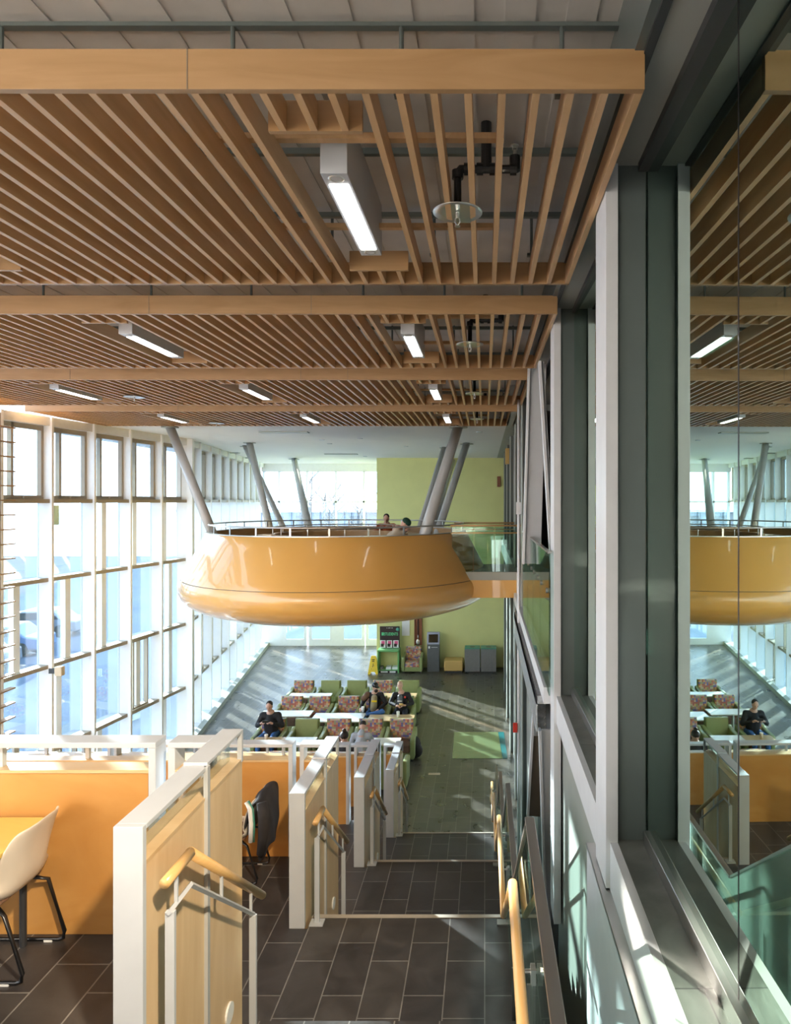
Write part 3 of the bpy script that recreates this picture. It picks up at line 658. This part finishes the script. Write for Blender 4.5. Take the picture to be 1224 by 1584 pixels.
# jacket over the chair
jt = thing('jacket', 'black jacket with white and teal stripe draped over a chair back', 'jacket', (-2.50,6.88,FZ[2]))
bm = B()
def drape(bm, y0, y1, pts, th):
    n = 8
    rows = []
    for (x, z) in pts: rows.append([bm.verts.new((x+.012*math.sin(j*1.7+z*14), y0+(y1-y0)*j/n+ .015*math.sin(z*9+j), z-.01*abs(j-4))) for j in range(n+1)])
    for i in range(len(rows)-1):
        for j in range(n): bm.faces.new((rows[i][j],rows[i][j+1],rows[i+1][j+1],rows[i+1][j]))
drape(bm, -.27,.26, [(.15,.60),(.18,.72),(.22,.84),(.28,.89),(.34,.87),(.36,.78),(.35,.64),(.36,.50),(.33,.36),(.34,.28)], .01)
o = obj('body', bm, 'jblack', jt, smooth=True); m = o.modifiers.new('s','SOLIDIFY'); m.thickness = .03; m = o.modifiers.new('u','SUBSURF'); m.levels=1
bm = B(); tube(bm, [(.34,-.27,.84),(.37,-.30,.70),(.36,-.29,.52),(.33,-.27,.34)], .05, 10, radii=[.05,.055,.05,.04]); obj('sleeve', bm, 'jblack', jt, smooth=True)
bm = B(); tube(bm, [(.20,-.30,.86),(.24,-.315,.80),(.255,-.32,.66),(.25,-.315,.48)], .022, 8); obj('white_stripe', bm, 'paper', jt, smooth=True)
bm = B(); tube(bm, [(.225,-.30,.87),(.27,-.315,.80),(.285,-.32,.66),(.28,-.315,.48)], .008, 8); obj('teal_stripe', bm, 'teal', jt, smooth=True)

# ------------------------------------------------------------------ lounge furniture
def club_chair(loc, rz, label, kind):
    t = thing('club_chair', label, 'armchair', loc, rz, 'club chairs of the lounge')     # faces -Y
    inner = {'p':'patt','g':'chairg'}[kind]
    box('base', (-.40,.40,-.34,.36,.06,.24), 'chairg', t, bev=.015)
    box('seat_cushion', (-.29,.29,-.38,.22,.24,.45), 'patt' if kind=='p' and rz else ('seatb' if kind=='p' else 'chairg'), t, bev=.035)
    bm = B(); prism(bm, [(-.32,.18,.40),(-.32,.24,.97),(-.32,.33,.95),(-.32,.30,.40)], (.64,0,0)); obj('back_cushion', bm, inner, t, bev=.03)
    bm = B(); prism(bm, [(-.34,.30,.10),(-.34,.32,.95),(-.34,.38,.95),(-.34,.38,.10)], (.68,0,0)); obj('back_shell', bm, inner if rz else 'chairg', t, bev=.015)
    for s in (-1,1):
        bm = B(); x0, x1 = (-.425,-.30) if s < 0 else (.30,.425)
        prism(bm, [(x0,-.38,.10),(x0,-.40,.60),(x0,-.36,.655),(x0,.10,.68),(x0,.34,.74),(x0,.36,.10)], (x1-x0,0,0)); obj('armrest', bm, 'chairg', t, bev=.035)
    for x in (-.34,.34):
        for y in (-.30,.30):
            bm = B(); bx(bm,x-.025,x+.025,y-.025,y+.025,0,.07); obj('leg', bm, 'dark', t)
    return t
pp = club_chair((0,0,0),0,'x','p'); gg = club_chair((0,0,0),0,'x','g')
rowsC = [(22.72, [-6.10,-5.19,-4.31,-3.43,-2.55], 'pggpg', 'farthest row'),
         (20.85, [-5.97,-5.10,-4.21,-3.37,-2.55], 'ppppg', 'second farthest row'),
         (18.66, [-5.87,-4.93,-4.05,-3.16,-2.30], 'ggppp', 'row with the grey hooded person')]
rowsC[0] = (22.72, rowsC[0][1], 'pggpg', 'farthest row'); rowsC[2] = (18.66, rowsC[2][1], 'pgppp', 'third row')
used = {'p':False,'g':False}
def place(kind, x, y, rz, label):
    src = pp if kind=='p' else gg
    if not used[kind]: used[kind] = True; src.location=(x,y,0); src['label']=label; return src
    return dup(src,(x,y,0),rz,label)
for y, xs, kinds, rn in rowsC:
    for i,(x,kd) in enumerate(zip(xs,kinds)):
        place(kd, x, y, 0, '%s club chair in the %s, %s from the window side' % ('patterned' if kd=='p' else 'plain green', rn, ORD[i]))
pr = club_chair((-5.87,16.75,0),PI,'patterned club chair with its back to the terraces, first from the window side','p')
for i,(x,kd) in enumerate([(-4.93,'p'),(-4.05,'p'),(-3.16,'p')]):
    dup(pr,(x,16.75,0),PI,'patterned club chair with its back to the terraces, %s from the window side' % ORD[i+1])
club_chair((-2.30,16.75,0),PI,'plain green club chair with its back to the terraces, beside the aisle','g')
wc = club_chair((P(639,1038,28.1).x,28.1,0), 0, 'patterned green-armed chair against the green wall beside the rack', 'p')
for ch in wc.children:
    if ch.name.startswith('seat_cushion'): ch.data.materials[0] = M['patt']
def lounge_table(x0,x1,y0,y1,label, mat='lamin'):
    t = thing('lounge_table', label, 'table', ((x0+x1)/2,(y0+y1)/2,0), 0, 'lounge tables'); w=(x1-x0)/2; d=(y1-y0)/2
    box('tabletop', (-w,w,-d,d,.71,.745), mat, t, bev=.006)
    bm = B(); tube(bm, [(0,0,.02),(0,0,.71)], .04, 14); obj('pedestal', bm, 'steel', t)
    bm = B(); lathe(bm, [(0,.03),(.05,.03),(.26,.01),(.26,0),(0,0)], (0,0), 24); obj('foot', bm, 'steel', t)
lounge_table(-6.3,-4.95,21.75,22.25,'pale table in front of the farthest chair row, window side')
lounge_table(-3.3,-2.2,21.75,22.25,'wooden table just behind the two seated men','birchtop')
lounge_table(-6.6,-5.1,19.85,20.4,'pale table in front of the second farthest row, by the windows')
lounge_table(-4.98,-3.50,19.35,20.15,'long white table in the middle of the lounge')
lounge_table(-3.36,-2.04,19.45,20.0,'wooden table in front of the two men seated together','birchtop')
lounge_table(-5.25,-4.42,17.55,18.1,'pale end table joined beside the man in black')
lounge_table(-6.05,-5.26,17.55,18.1,'wooden table with paper cup before the man in black','birchtop')
lounge_table(-2.95,-2.2,17.5,18.05,'small table beside the grey hooded person')
def cup(loc, label, mat='cup'):
    t = thing('paper_cup', label, 'cup', loc)
    bm = B(); lathe(bm, [(0,0),(.035,0),(.048,.15),(0,.15)], (0,0), 16); obj('body', bm, mat, t, smooth=True)
    bm = B(); lathe(bm, [(0,.17),(.044,.17),(.05,.15),(0,.15)], (0,0), 16); obj('lid', bm, 'paper', t)
cup((P(411,1139,17.75).x,17.8,.745), 'brown paper coffee cup on the table before the man in black')
cup((P(616,1102,19.75).x,19.75,.745), 'white paper cup on the table before the blond man', 'paper')
cup((P(561,1095,20.5).x+.02,20.45,.67), 'white paper cup on the chair arm beside the man in the cap', 'paper')
# backpack on floor
t = thing('backpack', 'black backpack on the floor beside the aisle chair', 'backpack', (-1.93,18.7,0))
bm = B(); ell(bm,(0,0,.28),(.19,.20,.29),16); ell(bm,(.06,-.08,.2),(.18,.16,.2),14); o = obj('bag', bm, 'jblack', t, smooth=True)
bm = B(); tube(bm, [(-.05,0,.54),(0,-.05,.62),(.05,0,.54)], .015, 8); obj('strap', bm, 'dark', t)

# ------------------------------------------------------------------ things at the green wall
t = thing('wet_floor_sign', 'yellow folding wet floor sign standing on the slate floor', 'floor sign', (P(578,1041,27.7).x,27.7,0))
for s in (-1,1):
    bm = B()
    pr_ = [(-.21,s*.16,0),(-.11,s*.03,.66),(-.08,s*.012,.72),(.08,s*.012,.72),(.11,s*.03,.66),(.21,s*.16,0),(.12,s*.155,0),(.07,s*.14,.10),(-.07,s*.14,.10),(-.12,s*.155,0)]
    prism(bm, pr_, (0,.012*s,0)); obj('board', bm, 'yellow', t)
for i,(w,zz) in enumerate(((.12,.56),(.10,.50))): box('printed_text', (-w/2,w/2,-.062-.02*i,-.052-.018*i,zz,zz+.03), 'black', t)
bm = B(); ell(bm,(.0,-.09,.40),(.02,.008,.025),10); oriented(bm,(.0,-.10,.37),(-.03,-.115,.27),.02,.006); oriented(bm,(-.03,-.115,.27),(.05,-.12,.22),.015,.006); oriented(bm,(0,-.10,.35),(.05,-.105,.33),.012,.006); oriented(bm,(-.03,-.115,.27),(-.07,-.13,.2),.015,.006); obj('falling_figure', bm, 'black', t)
# display rack
rx = P(602,1038,28.0).x
t = thing('display_rack', 'green display stand with black poster board reading STUDENTS', 'display rack', (rx,28.0,0))
bm = B(); bx(bm,-.44,-.38,-.25,.3,0,.92); bx(bm,.38,.44,-.25,.3,0,.92); bx(bm,-.44,.44,-.25,.3,.86,.94); bx(bm,-.38,.38,-.25,.3,.10,.14); obj('cabinet_frame', bm, 'rackg', t, bev=.01)
box('back_panel', (-.38,.38,.27,.29,.14,.86), 'green', t)
box('poster_board', (-.41,.41,.20,.24,.94,1.82), 'poster', t, bev=.004)
text('\u25a0STUDENTS', .165, 'txt', t, (.0,.195,1.50), bold=.003, name='board_text').scale = (.72,1,1)
text('\u2022 \u2022\u2022\u2022 \u2022\u2022', .10, 'paper', t, (.0,.195,1.75), name='small_text')
for i in range(3):
    x = -.27+.27*i; g_ = box('leaflet', (x-.11,x+.11,.10,.13,.96,1.26), 'paper', t); box('picture', (x-.06,x+.08,.095,.099,1.08,1.24), 'pink', t); box('picture', (x-.08,x+.04,.093,.097,1.0,1.13), 'poster', t)
for i,(x,w) in enumerate(((-.28,.10),(.0,.2),(.26,.22))): box('magazine', (x-w/2,x+w/2,-.20,.1,.14,.24), 'paper' if i else 'bin', t)
box('lower_shelf', (-.38,.38,-.24,.28,.0,.10), 'poster', t); box('shelf_print', (-.3,-.02,-.26,-.25,.03,.08), 'paper', t); box('shelf_print', (.06,.3,-.26,-.25,.02,.09), 'paper', t)
bm = B(); ell(bm,(P(616,973,28.3).x,28.25,P(616,973,28.3).z),(.10,.08,.10),14); tag(obj('globe_ornament', bm, 'teal', smooth=True), 'small round pale green ball at the corner of the poster board', 'ornament')
# wall poster
a = P(622,962,28.66); bm = B(); bx(bm, a.x-.0,a.x+.32,28.66,28.69,a.z-.58,a.z+.35); tag(obj('wall_poster', bm, 'paper'), 'plain pale poster on the green wall behind the rack', 'poster')
# shovel in a case
a = P(647,980,28.6)
t = thing('shovel_case', 'red-brown wall case framing a ceremonial shovel', 'display case', (a.x,28.6,a.z))
bm = B(); bx(bm,-.14,.14,.03,.09,-.5,.75); bx(bm,-.16,-.13,-.05,.09,-.5,.75); bx(bm,.13,.16,-.05,.09,-.5,.75); obj('case_box', bm, 'redwood', t, bev=.006)
s_ = thing('shovel', 'steel shovel with long dark handle hung in the wall case', 'shovel', (a.x,28.58,a.z))
bm = B(); tube(bm, [(0,0,-.25),(0,0,.60)], .02, 10); obj('handle', bm, 'black', s_, smooth=True)
bm = B(); ell(bm,(0,-.01,-.36),(.085,.02,.14),16); tube(bm, [(0,0,-.26),(0,0,-.05)], .024, 10); obj('blade', bm, 'steel', s_, smooth=True)
# computer kiosk
a = P(671,1033,28.2)
t = thing('computer_kiosk', 'tall dark grey kiosk with small screen at the green wall', 'kiosk', (a.x,28.2,0))
bm = B(); prism(bm, [(-.25,-.22,0),(-.25,-.24,1.12),(-.25,.22,1.12),(-.25,.22,0)], (.50,0,0)); obj('cabinet', bm, 'kiosk', t, bev=.01)
bm = B(); prism(bm, [(-.26,-.24,1.12),(-.26,-.12,1.60),(-.26,.0,1.60),(-.26,.1,1.12)], (.52,0,0)); obj('head', bm, 'bezel', t, bev=.015)
bm = B(); prism(bm, [(-.19,-.225,1.20),(-.19,-.145,1.52),(-.19,-.13,1.52),(-.19,-.21,1.20)], (.38,0,0)); obj('screen', bm, 'screen', t)
bm = B(); bx(bm,-.20,-.13,-.25,-.238,.96,1.05); bx(bm,-.08,.18,-.25,-.238,1.0,1.015); obj('printed_mark', bm, 'paper', t)
# ottoman and bins
a = P(702,1038,28.0); t = thing('ottoman', 'low tan cube ottoman on the slate floor by the wall', 'ottoman', (a.x,28.1,0)); box('cushion', (-.38,.38,-.35,.35,.08,.50), 'otto', t, bev=.03); box('plinth', (-.34,.34,-.31,.31,0,.08), 'dark', t)
for xx, l in ((731,'grey recycling bin with teal top, next to the tan ottoman'),(756,'grey recycling bin with teal top, in the wall corner')):
    a = P(xx,1038,28.0); t = thing('recycling_bin', l, 'bin', (a.x,28.15,0), 0, 'grey recycling bins')
    box('body', (-.315,.315,-.3,.3,.04,.95), 'bin', t, bev=.01); box('top', (-.315,.315,-.3,.3,.95,.99), 'teal', t, bev=.01); box('plinth', (-.29,.29,-.27,.27,0,.04), 'dark', t)
    bm = B(); lathe(bm, [(0,.993),(.11,.993),(.11,.99)], (0,0), 20); obj('opening', bm, 'black', t)
# green glass floor panel
t = thing('floor_panel', 'square green glass panel set in the slate floor', 'floor panel', (0,0,0))
bm = B(); prism(bm, [(-.92,20.65,.0),(.40,20.65,.0),(.48,18.55,.0),(-.88,18.55,.0)], (0,0,.012)); obj('glass', bm, 'floorglass', t)
bm = B(); prism(bm, [(.41,20.65,.0),(.58,20.65,.0),(.62,18.55,.0),(.49,18.55,.0)], (0,0,.013)); obj('edge', bm, 'teald', t)
a = P(672,1198,17.5); box0 = box('floor_plate', (a.x-.15,a.x+.15,a.y-.06,a.y+.06,.0,.008), 'cream'); tag(box0, 'small pale metal plate in the slate floor of the aisle', 'floor plate')

# ------------------------------------------------------------------ people
def capsule(bm, a, b, ra, rb, n=12):
    a, b = Vector(a), Vector(b); tube(bm, [a, a.lerp(b,.33), a.lerp(b,.66), b], 0, n, radii=[ra, ra*.67+rb*.33, ra*.33+rb*.67, rb]); ell(bm, a, ra, n); ell(bm, b, rb, n)
def remesh(o, v=.011, sm=4):
    m = o.modifiers.new('r','REMESH'); m.mode='VOXEL'; m.voxel_size=v; m.use_smooth_shade=True
    m = o.modifiers.new('s','SMOOTH'); m.iterations=sm; m.factor=.5
def person(label, loc, rz, J, top, legs, hairm='hair', cap=None, bald=False, hood=None):
    """J: joints in local space, facing -Y. One continuous body, clothes and hair as children."""
    t = thing('person', label, 'person', loc, rz)
    H = Vector(J['head']); N = Vector(J['neck']); PV = Vector(J['pelvis']); fw = Vector(J.get('face',(0,-1,0))).normalized(); sd = fw.cross(Vector((0,0,1))).normalized()
    up = sd.cross(fw).normalized()
    bm = B()
    rot = Matrix((sd, -fw, up)).transposed()
    ell(bm, H, (.076,.092,.112), 18, rot); ell(bm, H+fw*.025-up*.055, (.055,.066,.062), 14, rot)      # skull, jaw
    ell(bm, H+fw*.094-up*.015, (.013,.018,.022), 8, rot)                                              # nose
    ell(bm, H+fw*.086-up*.058, (.024,.010,.008), 8, rot)                                              # mouth
    for s in (-1,1): ell(bm, H+sd*.077*s-up*.008, (.010,.018,.028), 8, rot)
    capsule(bm, N, H-up*.05, .055,.05); capsule(bm, PV, N, .13,.10); 
    def hand(w, d, curl):
        d = Vector(d).normalized(); s = d.cross(Vector((0,0,1))).normalized(); n = s.cross(d)
        capsule(bm, w, w+d*.06, .026,.032)
        for i in range(4):
            b0 = w+d*.075+s*(.030-.02*i); L = [.062,.075,.07,.052][i]
            m1 = b0+d*L*.5+n*(-curl*.015); m2 = m1+d*L*.35-n*curl*.03
            capsule(bm, b0, m1, .0105,.0095, 8); capsule(bm, m1, m2, .0095,.009, 8)
        b0 = w+d*.02+s*.034*curl; capsule(bm, b0, b0+d*.04+s*.025*curl-n*.01, .012,.010, 8)
    for s, nm in ((-1,'R'),(1,'L')):
        sh = N+Vector(J.get('across',(1,0,0))).normalized()*s*-.19*-1 - Vector((0,0,.05)); el = Vector(J['el'+nm]); wr = Vector(J['wr'+nm])
        capsule(bm, N-Vector((0,0,.04)), sh, .07,.062); capsule(bm, sh, el, .052,.042); capsule(bm, el, wr, .040,.027); hand(wr, J['hd'+nm], 1)
        hp = PV+Vector((s*.10,0,0)); kn = Vector(J['kn'+nm]); an = Vector(J['an'+nm])
        capsule(bm, hp, kn, .085,.058); capsule(bm, kn, an, .052,.036); capsule(bm, an+Vector((0,.02,-.04)), an+Vector((0,-.17,-.055)), .036,.032)
    o = obj('body', bm, 'skin', t); remesh(o, .010, 2)
    bm = B(); capsule(bm, PV+Vector((0,0,.02)), PV.lerp(N,.55), .165,.175); capsule(bm, PV.lerp(N,.5), N-Vector((0,0,.06)), .175,.115)
    for s, nm in ((-1,'R'),(1,'L')):
        sh = N+Vector(J.get('across',(1,0,0))).normalized()*s*.19 - Vector((0,0,.05)); el = Vector(J['el'+nm]); wr = Vector(J['wr'+nm])
        capsule(bm, N-Vector((0,0,.07)), sh, .095,.085); capsule(bm, sh, el, .075,.064); capsule(bm, el, el.lerp(wr,.92), .062,.042)
    if hood: capsule(bm, N+Vector((0,.03,0)), N+Vector((0,.0,.03)), .09,.085)
    o = obj('jacket', bm, top, t); remesh(o, .014, 5)
    bm = B(); capsule(bm, PV+Vector((-.1,0,-.0)), PV+Vector((.1,0,-.0)), .12,.12)
    for s, nm in ((-1,'R'),(1,'L')):
        hp = PV+Vector((s*.10,0,0)); kn = Vector(J['kn'+nm]); an = Vector(J['an'+nm]); capsule(bm, hp, kn, .10,.072); capsule(bm, kn, kn.lerp(an,.95), .070,.055)
    o = obj('trousers', bm, legs, t); remesh(o, .014, 4)
    for s, nm in ((-1,'R'),(1,'L')):
        an = Vector(J['an'+nm]); bm = B(); capsule(bm, an+Vector((0,.03,-.045)), an+Vector((0,-.19,-.055)), .045,.038); obj('shoe', bm, 'dark', t, smooth=True)
    bm = B()                                                        # eyes
    for s in (-1,1): ell(bm, H+fw*.084+sd*.03*s+up*.012, (.011,.006,.006), 8, rot)
    obj('eyes', bm, 'hair', t)
    bm = B()
    if cap: ell(bm, H+up*.05-fw*.005, (.092,.106,.085), 18, rot); 
    else: ell(bm, H+up*.040-fw*(.045 if cap == 'bun' else .028), (.080,.086,.084), 18, rot)
    if cap == 'peak': ell(bm, H+up*.045+fw*.12, (.07,.07,.012), 14, rot)
    if cap == 'bun': ell(bm, H+up*.15-fw*.02, (.045,.045,.045), 12, rot)
    obj('hat' if cap in ('peak','beanie') else 'hair', bm, hairm, t, smooth=True)
    return t
def seated(**k):
    J = dict(head=(0,.02,1.25), neck=(0,.08,1.06), pelvis=(0,.14,.53), elR=(-.30,.02,.78), elL=(.30,.02,.78), wrR=(-.14,-.22,.90), wrL=(.14,-.22,.90), hdR=(.5,-.4,.35), hdL=(-.5,-.4,.35),
             knR=(-.16,-.36,.55), knL=(.16,-.36,.55), anR=(-.16,-.40,.11), anL=(.16,-.40,.11), face=(0,-.9,-.35)); J.update(k); return J
pm = person('man in black jacket and blue jeans looking at the phone he holds', (-5.87,18.62,0), 0, seated(head=(0,-.02,1.26)), 'jblack','jean')
pm.scale = (1.12,)*3
t = thing('phone', 'dark phone in the hands of the man in black', 'phone', (-5.87,18.26,1.10)); bm = B(); bx(bm,-.085,.085,-.006,.006,-.035,.035); obj('case', bm, 'black', t, bev=.004)
c1 = person('bearded man in dark cap and open dark jacket, one leg crossed', (-3.37,20.8,0), 0, seated(head=(.03,-.02,1.27), face=(.55,-.8,-.2), elR=(-.34,.05,.80), wrR=(-.34,-.18,.70), hdR=(0,-1,-.1), elL=(.33,.0,.80), wrL=(.16,-.25,.68), hdL=(-.6,-.5,-.3), knL=(.30,-.38,.66), anL=(-.12,-.46,.60), anR=(-.22,-.45,.11)), 'jblack','jean', 'black','peak')
bm = B(); capsule(bm,(.0,-.10,.66),(.02,-.09,.98),.10,.085); obj('shirt', bm, 'tan', c1, smooth=True); bm = B(); bx(bm,-.04,.11,-.21,-.19,.88,.93); obj('shirt_print', bm, 'yellow', c1, bev=.006)
bm = B(); ell(bm,(.07,-.08,1.17),(.055,.05,.05),12); obj('beard', bm, 'hair', c1, smooth=True)
bm = B(); capsule(bm,(-.20,.05,1.02),(-.30,.0,.93),.09,.08); obj('fur_collar', bm, 'seatb', c1, smooth=True)
c2 = person('smiling blond man in black coat with a small red flower pin', (-2.55,20.8,0), 0, seated(head=(-.03,.02,1.30), face=(0,-1,-.05), elR=(-.30,.02,.80), elL=(.32,0,.80), wrR=(-.10,-.26,.80), wrL=(.16,-.24,.80), hdR=(.6,-.4,0), hdL=(-.7,-.3,.1)), 'jblack','dpant','hairb')
bm = B(); ell(bm,(.13,-.13,1.0),(.03,.015,.03),10); obj('flower_pin', bm, 'red', c2, smooth=True)
bm = B(); capsule(bm,(-.02,-.11,.80),(-.02,-.08,1.0),.09,.07); obj('shirt', bm, 'kiosk', c2, smooth=True); bm = B(); bx(bm,-.08,.05,-.205,-.19,.90,.92); obj('shirt_print', bm, 'paper', c2)
c1.scale = (1.06,)*3; c2.scale = (1.06,)*3
t = thing('snack', 'small sandwich held by the blond man', 'food', (-2.50,20.46,.90)); bm = B(); bx(bm,-.06,.06,-.03,.03,-.03,.03); obj('bread', bm, 'otto', t, bev=.015)
person('person in grey hooded sweatshirt seen from behind, bent over the table', (-3.10,16.95,0), PI, seated(head=(0,-.42,1.28), neck=(0,-.24,1.14), pelvis=(0,.06,.56), elR=(-.30,-.36,.82), elL=(.30,-.36,.82), wrR=(-.12,-.62,.80), wrL=(.12,-.62,.80), hdR=(.5,-.5,0), hdL=(-.5,-.5,0), face=(0,-.6,-.8)), 'jgrey','dpant','hair', hood=True)
stand = dict(head=(0,-.02,1.50), neck=(0,.02,1.34), pelvis=(0,.03,.88), elR=(-.25,.02,1.0), elL=(.25,.02,1.0), wrR=(-.08,-.20,1.0), wrL=(.08,-.20,1.0), hdR=(.5,-.5,0), hdL=(-.5,-.5,0), knR=(-.10,-.02,.48), knL=(.10,-.02,.48), anR=(-.10,.02,.09), anL=(.10,.02,.09), face=(0,-.97,-.2))
person('woman in black with dark hair tied in a bun, holding white paper', (P(533,1150,15.6).x,15.6,0), 0, stand, 'jblack','dpant','hair','bun').scale = (1.07,)*3
a = P(535,1180,15.3); bm = B(); bx(bm,a.x-.10,a.x+.10,15.27,15.275,.92,1.16); tag(obj('paper_sheet', bm, 'paper'), 'white sheet of paper held by the woman with a bun', 'paper')
person('person in dark green beanie and cream coat bent over inside the pod', (P(611,815,14.7).x,14.75,5.45), PI*.5, seated(head=(0,-.22,1.06), neck=(0,-.06,.94), face=(0,-.7,-.7), pelvis=(0,.14,.48)), 'cream','dpant','hatg','beanie')
person('person in rust jacket seated at the far side of the pod', (P(597,803,18.4).x,18.5,5.40), 0, seated(head=(0,0,1.13),neck=(0,.07,.96), pelvis=(0,.14,.45)), 'rust','dpant','hair')

# ------------------------------------------------------------------ outside
struct('ground_outside', (-90,-8.7,-20,90,-.6,-.25), 'asphalt'); struct('ground_outside', (-8.7,40,33.4,90,-.6,-.25), 'asphalt')
for (x,y,w,d,h,l) in ((-30,26,2,22,1.6,'long clipped hedge beyond the car park'),):
    bm = B(); bmesh.ops.create_grid(bm, x_segments=2, y_segments=2, size=.01); bm.clear(); 
    for i in range(44): ell(bm, (x+random.uniform(-.5,.5), y-11+i*.5, .3+random.uniform(-.1,.3)), (1.0,.6,random.uniform(.8,1.2)), 10)
    tag(obj('hedge', bm, 'hedge', smooth=True), l, 'hedge')
def car(loc, rz, mat, label):
    t = thing('car', label, 'car', loc, rz, 'parked cars outside')
    bm = B(); prism(bm, [(-2.1,-.85,.3),(-2.1,-.85,.75),(-1.2,-.85,.9),(-.7,-.85,1.4),(.9,-.85,1.42),(1.5,-.85,.95),(2.1,-.85,.85),(2.15,-.85,.3)], (0,1.7,0)); obj('body', bm, mat, t, bev=.08)
    bm = B(); prism(bm, [(-1.05,-.87,.93),(-.62,-.87,1.32),(.82,-.87,1.34),(1.3,-.87,.95)], (0,1.74,0)); obj('side_windows', bm, 'dark', t)
    for x in (-1.35,1.35):
        for y in (-.88,.70):
            bm = B(); tube(bm, [(x,y,.33),(x,y+.18,.33)], .33, 18); obj('wheel', bm, 'tyre', t)
cs = [(-22,23,'cara'),(-22,26,'carb'),(-22.5,29.2,'cara'),(-23,32.4,'carb'),(-24,37,'cara')]
for i,(x,y,mt) in enumerate(cs): car((x,y,-.25), .1, mt, '%s car parked outside the windows, %s in the line' % ('silver' if mt=='cara' else 'blue', ORD[i]))
random.seed(11)
for i in range(9):
    x = -13+i*1.3+random.uniform(-.5,.5); y = 50+random.uniform(-3,4)
    t = thing('bare_tree', 'bare winter tree beyond the far windows', 'tree', (x,y,-.25), 0, 'bare winter trees outside')
    bm = B(); h = random.uniform(7,10); tube(bm, [(0,0,0),(0,0,h*.5),(.2,0,h)], 0, 7, radii=[.16,.10,.02])
    for j in range(22):
        z = random.uniform(.25,.9)*h; a = random.uniform(0,2*PI); L = random.uniform(.8,2.2)
        tube(bm, [(0,0,z),(L*.5*math.cos(a),L*.5*math.sin(a),z+L*.5),(L*.8*math.cos(a),L*.8*math.sin(a),z+L*1.1)], 0, 5, radii=[.05,.03,.008])
    obj('trunk', bm, 'bark', t)
for i,(x,y,w,d,h) in enumerate([(-60,60,14,10,9),(-48,10,8,24,6),(-14,80,40,8,6)]):
    t = thing('building', ['grey block far across the car park','long low pale building opposite the windows','wide low building behind the bare trees'][i], 'building', (x,y,-.25))
    box('walls', (-w/2,w/2,-d/2,d/2,0,h), 'farb', t); box('roof', (-w/2-.3,w/2+.3,-d/2-.3,d/2+.3,h,h+.3), 'white', t)
    bm = B()
    n = int(max(w,d)/3)
    for j in range(n):
        for z in (1.2,4.2):
            if z+1.4 < h:
                if w > d: bx(bm, -w/2+1+j*3,-w/2+2.6+j*3,-d/2-.05,-d/2,z,z+1.4)
                else: bx(bm, w/2,w/2+.05,-d/2+1+j*3,-d/2+2.6+j*3,z,z+1.4)
    obj('windows', bm, 'kiosk', t)

# ------------------------------------------------------------------ light
w = bpy.data.worlds.new('sky'); SC.world = w; w.use_nodes = True; nt = w.node_tree; nt.nodes.clear()
out = nt.nodes.new('ShaderNodeOutputWorld'); bg = nt.nodes.new('ShaderNodeBackground'); nt.links.new(bg.outputs[0], out.inputs[0])
tc = nt.nodes.new('ShaderNodeTexCoord'); sp = nt.nodes.new('ShaderNodeSeparateXYZ'); nt.links.new(tc.outputs['Generated'], sp.inputs[0])
cr = nt.nodes.new('ShaderNodeValToRGB'); nt.links.new(sp.outputs['Z'], cr.inputs[0])
e = cr.color_ramp.elements; e[0].position = 0; e[0].color = (.95,.95,.97,1); e[1].position = .7; e[1].color = (.60,.76,1,1)
q = e.new(.18); q.color = (.84,.92,1,1)
nt.links.new(cr.outputs[0], bg.inputs[0]); bg.inputs[1].default_value = 4.4
def sun(name, d, strength, col, ang):
    l = bpy.data.lights.new(name, 'SUN'); l.energy = strength; l.color = col; l.angle = ang
    o = bpy.data.objects.new(name, l); C.objects.link(o); o.rotation_euler = Vector(d).to_track_quat('-Z','Y').to_euler(); return o
sun('sun', (.68,-.73,-.265), 34, (1,.93,.82), math.radians(.6))
def area(name, loc, d, sx, sy, power, col):
    l = bpy.data.lights.new(name, 'AREA'); l.shape = 'RECTANGLE'; l.size = sx; l.size_y = sy; l.energy = power; l.color = col
    o = bpy.data.objects.new(name, l); C.objects.link(o); o.location = loc; o.rotation_euler = Vector(d).to_track_quat('-Z','Z').to_euler(); return o
area('hall_fill', (-3.5,-1.2,8.6), (0,.75,-.5), 5, .8, 60, (1,.84,.66))  # added out-of-view light standing in for room lighting behind the camera
l = bpy.data.lights.new('glass_bounce_spot', 'SPOT'); l.energy = 1500; l.color = (1,.84,.62); l.spot_size = 1.1; l.spot_blend = .5; l.shadow_soft_size = .12  # added spot, stands in for sun reflected off the side glass
o = bpy.data.objects.new('glass_bounce_spot', l); C.objects.link(o); o.location = (.6,.6,8.7); o.rotation_euler = Vector((-.66,.62,-.84)).to_track_quat('-Z','Y').to_euler()
# ------------------------------------------------------------------ camera
cam = bpy.data.cameras.new('camera'); co = bpy.data.objects.new('camera', cam); C.objects.link(co); SC.camera = co
co.location = (0,0,7.0); co.rotation_euler = (PI/2,0,0); cam.sensor_fit = 'HORIZONTAL'; cam.sensor_width = 36; cam.lens = 36*F/1224
cam.shift_x = (612-750)/1224; cam.shift_y = (775-792)/1224; cam.clip_start = .05; cam.clip_end = 500
SC.view_settings.view_transform = 'Standard'; SC.view_settings.look = 'None'; SC.view_settings.gamma = 1; SC.view_settings.exposure = .38; SC.view_settings.use_curve_mapping = False
cy_ = SC.cycles; cy_.use_denoising = True; cy_.max_bounces = 8; cy_.diffuse_bounces = 4; cy_.glossy_bounces = 4; cy_.transparent_max_bounces = 24; cy_.caustics_reflective = False; cy_.caustics_refractive = False; cy_.sample_clamp_indirect = 6
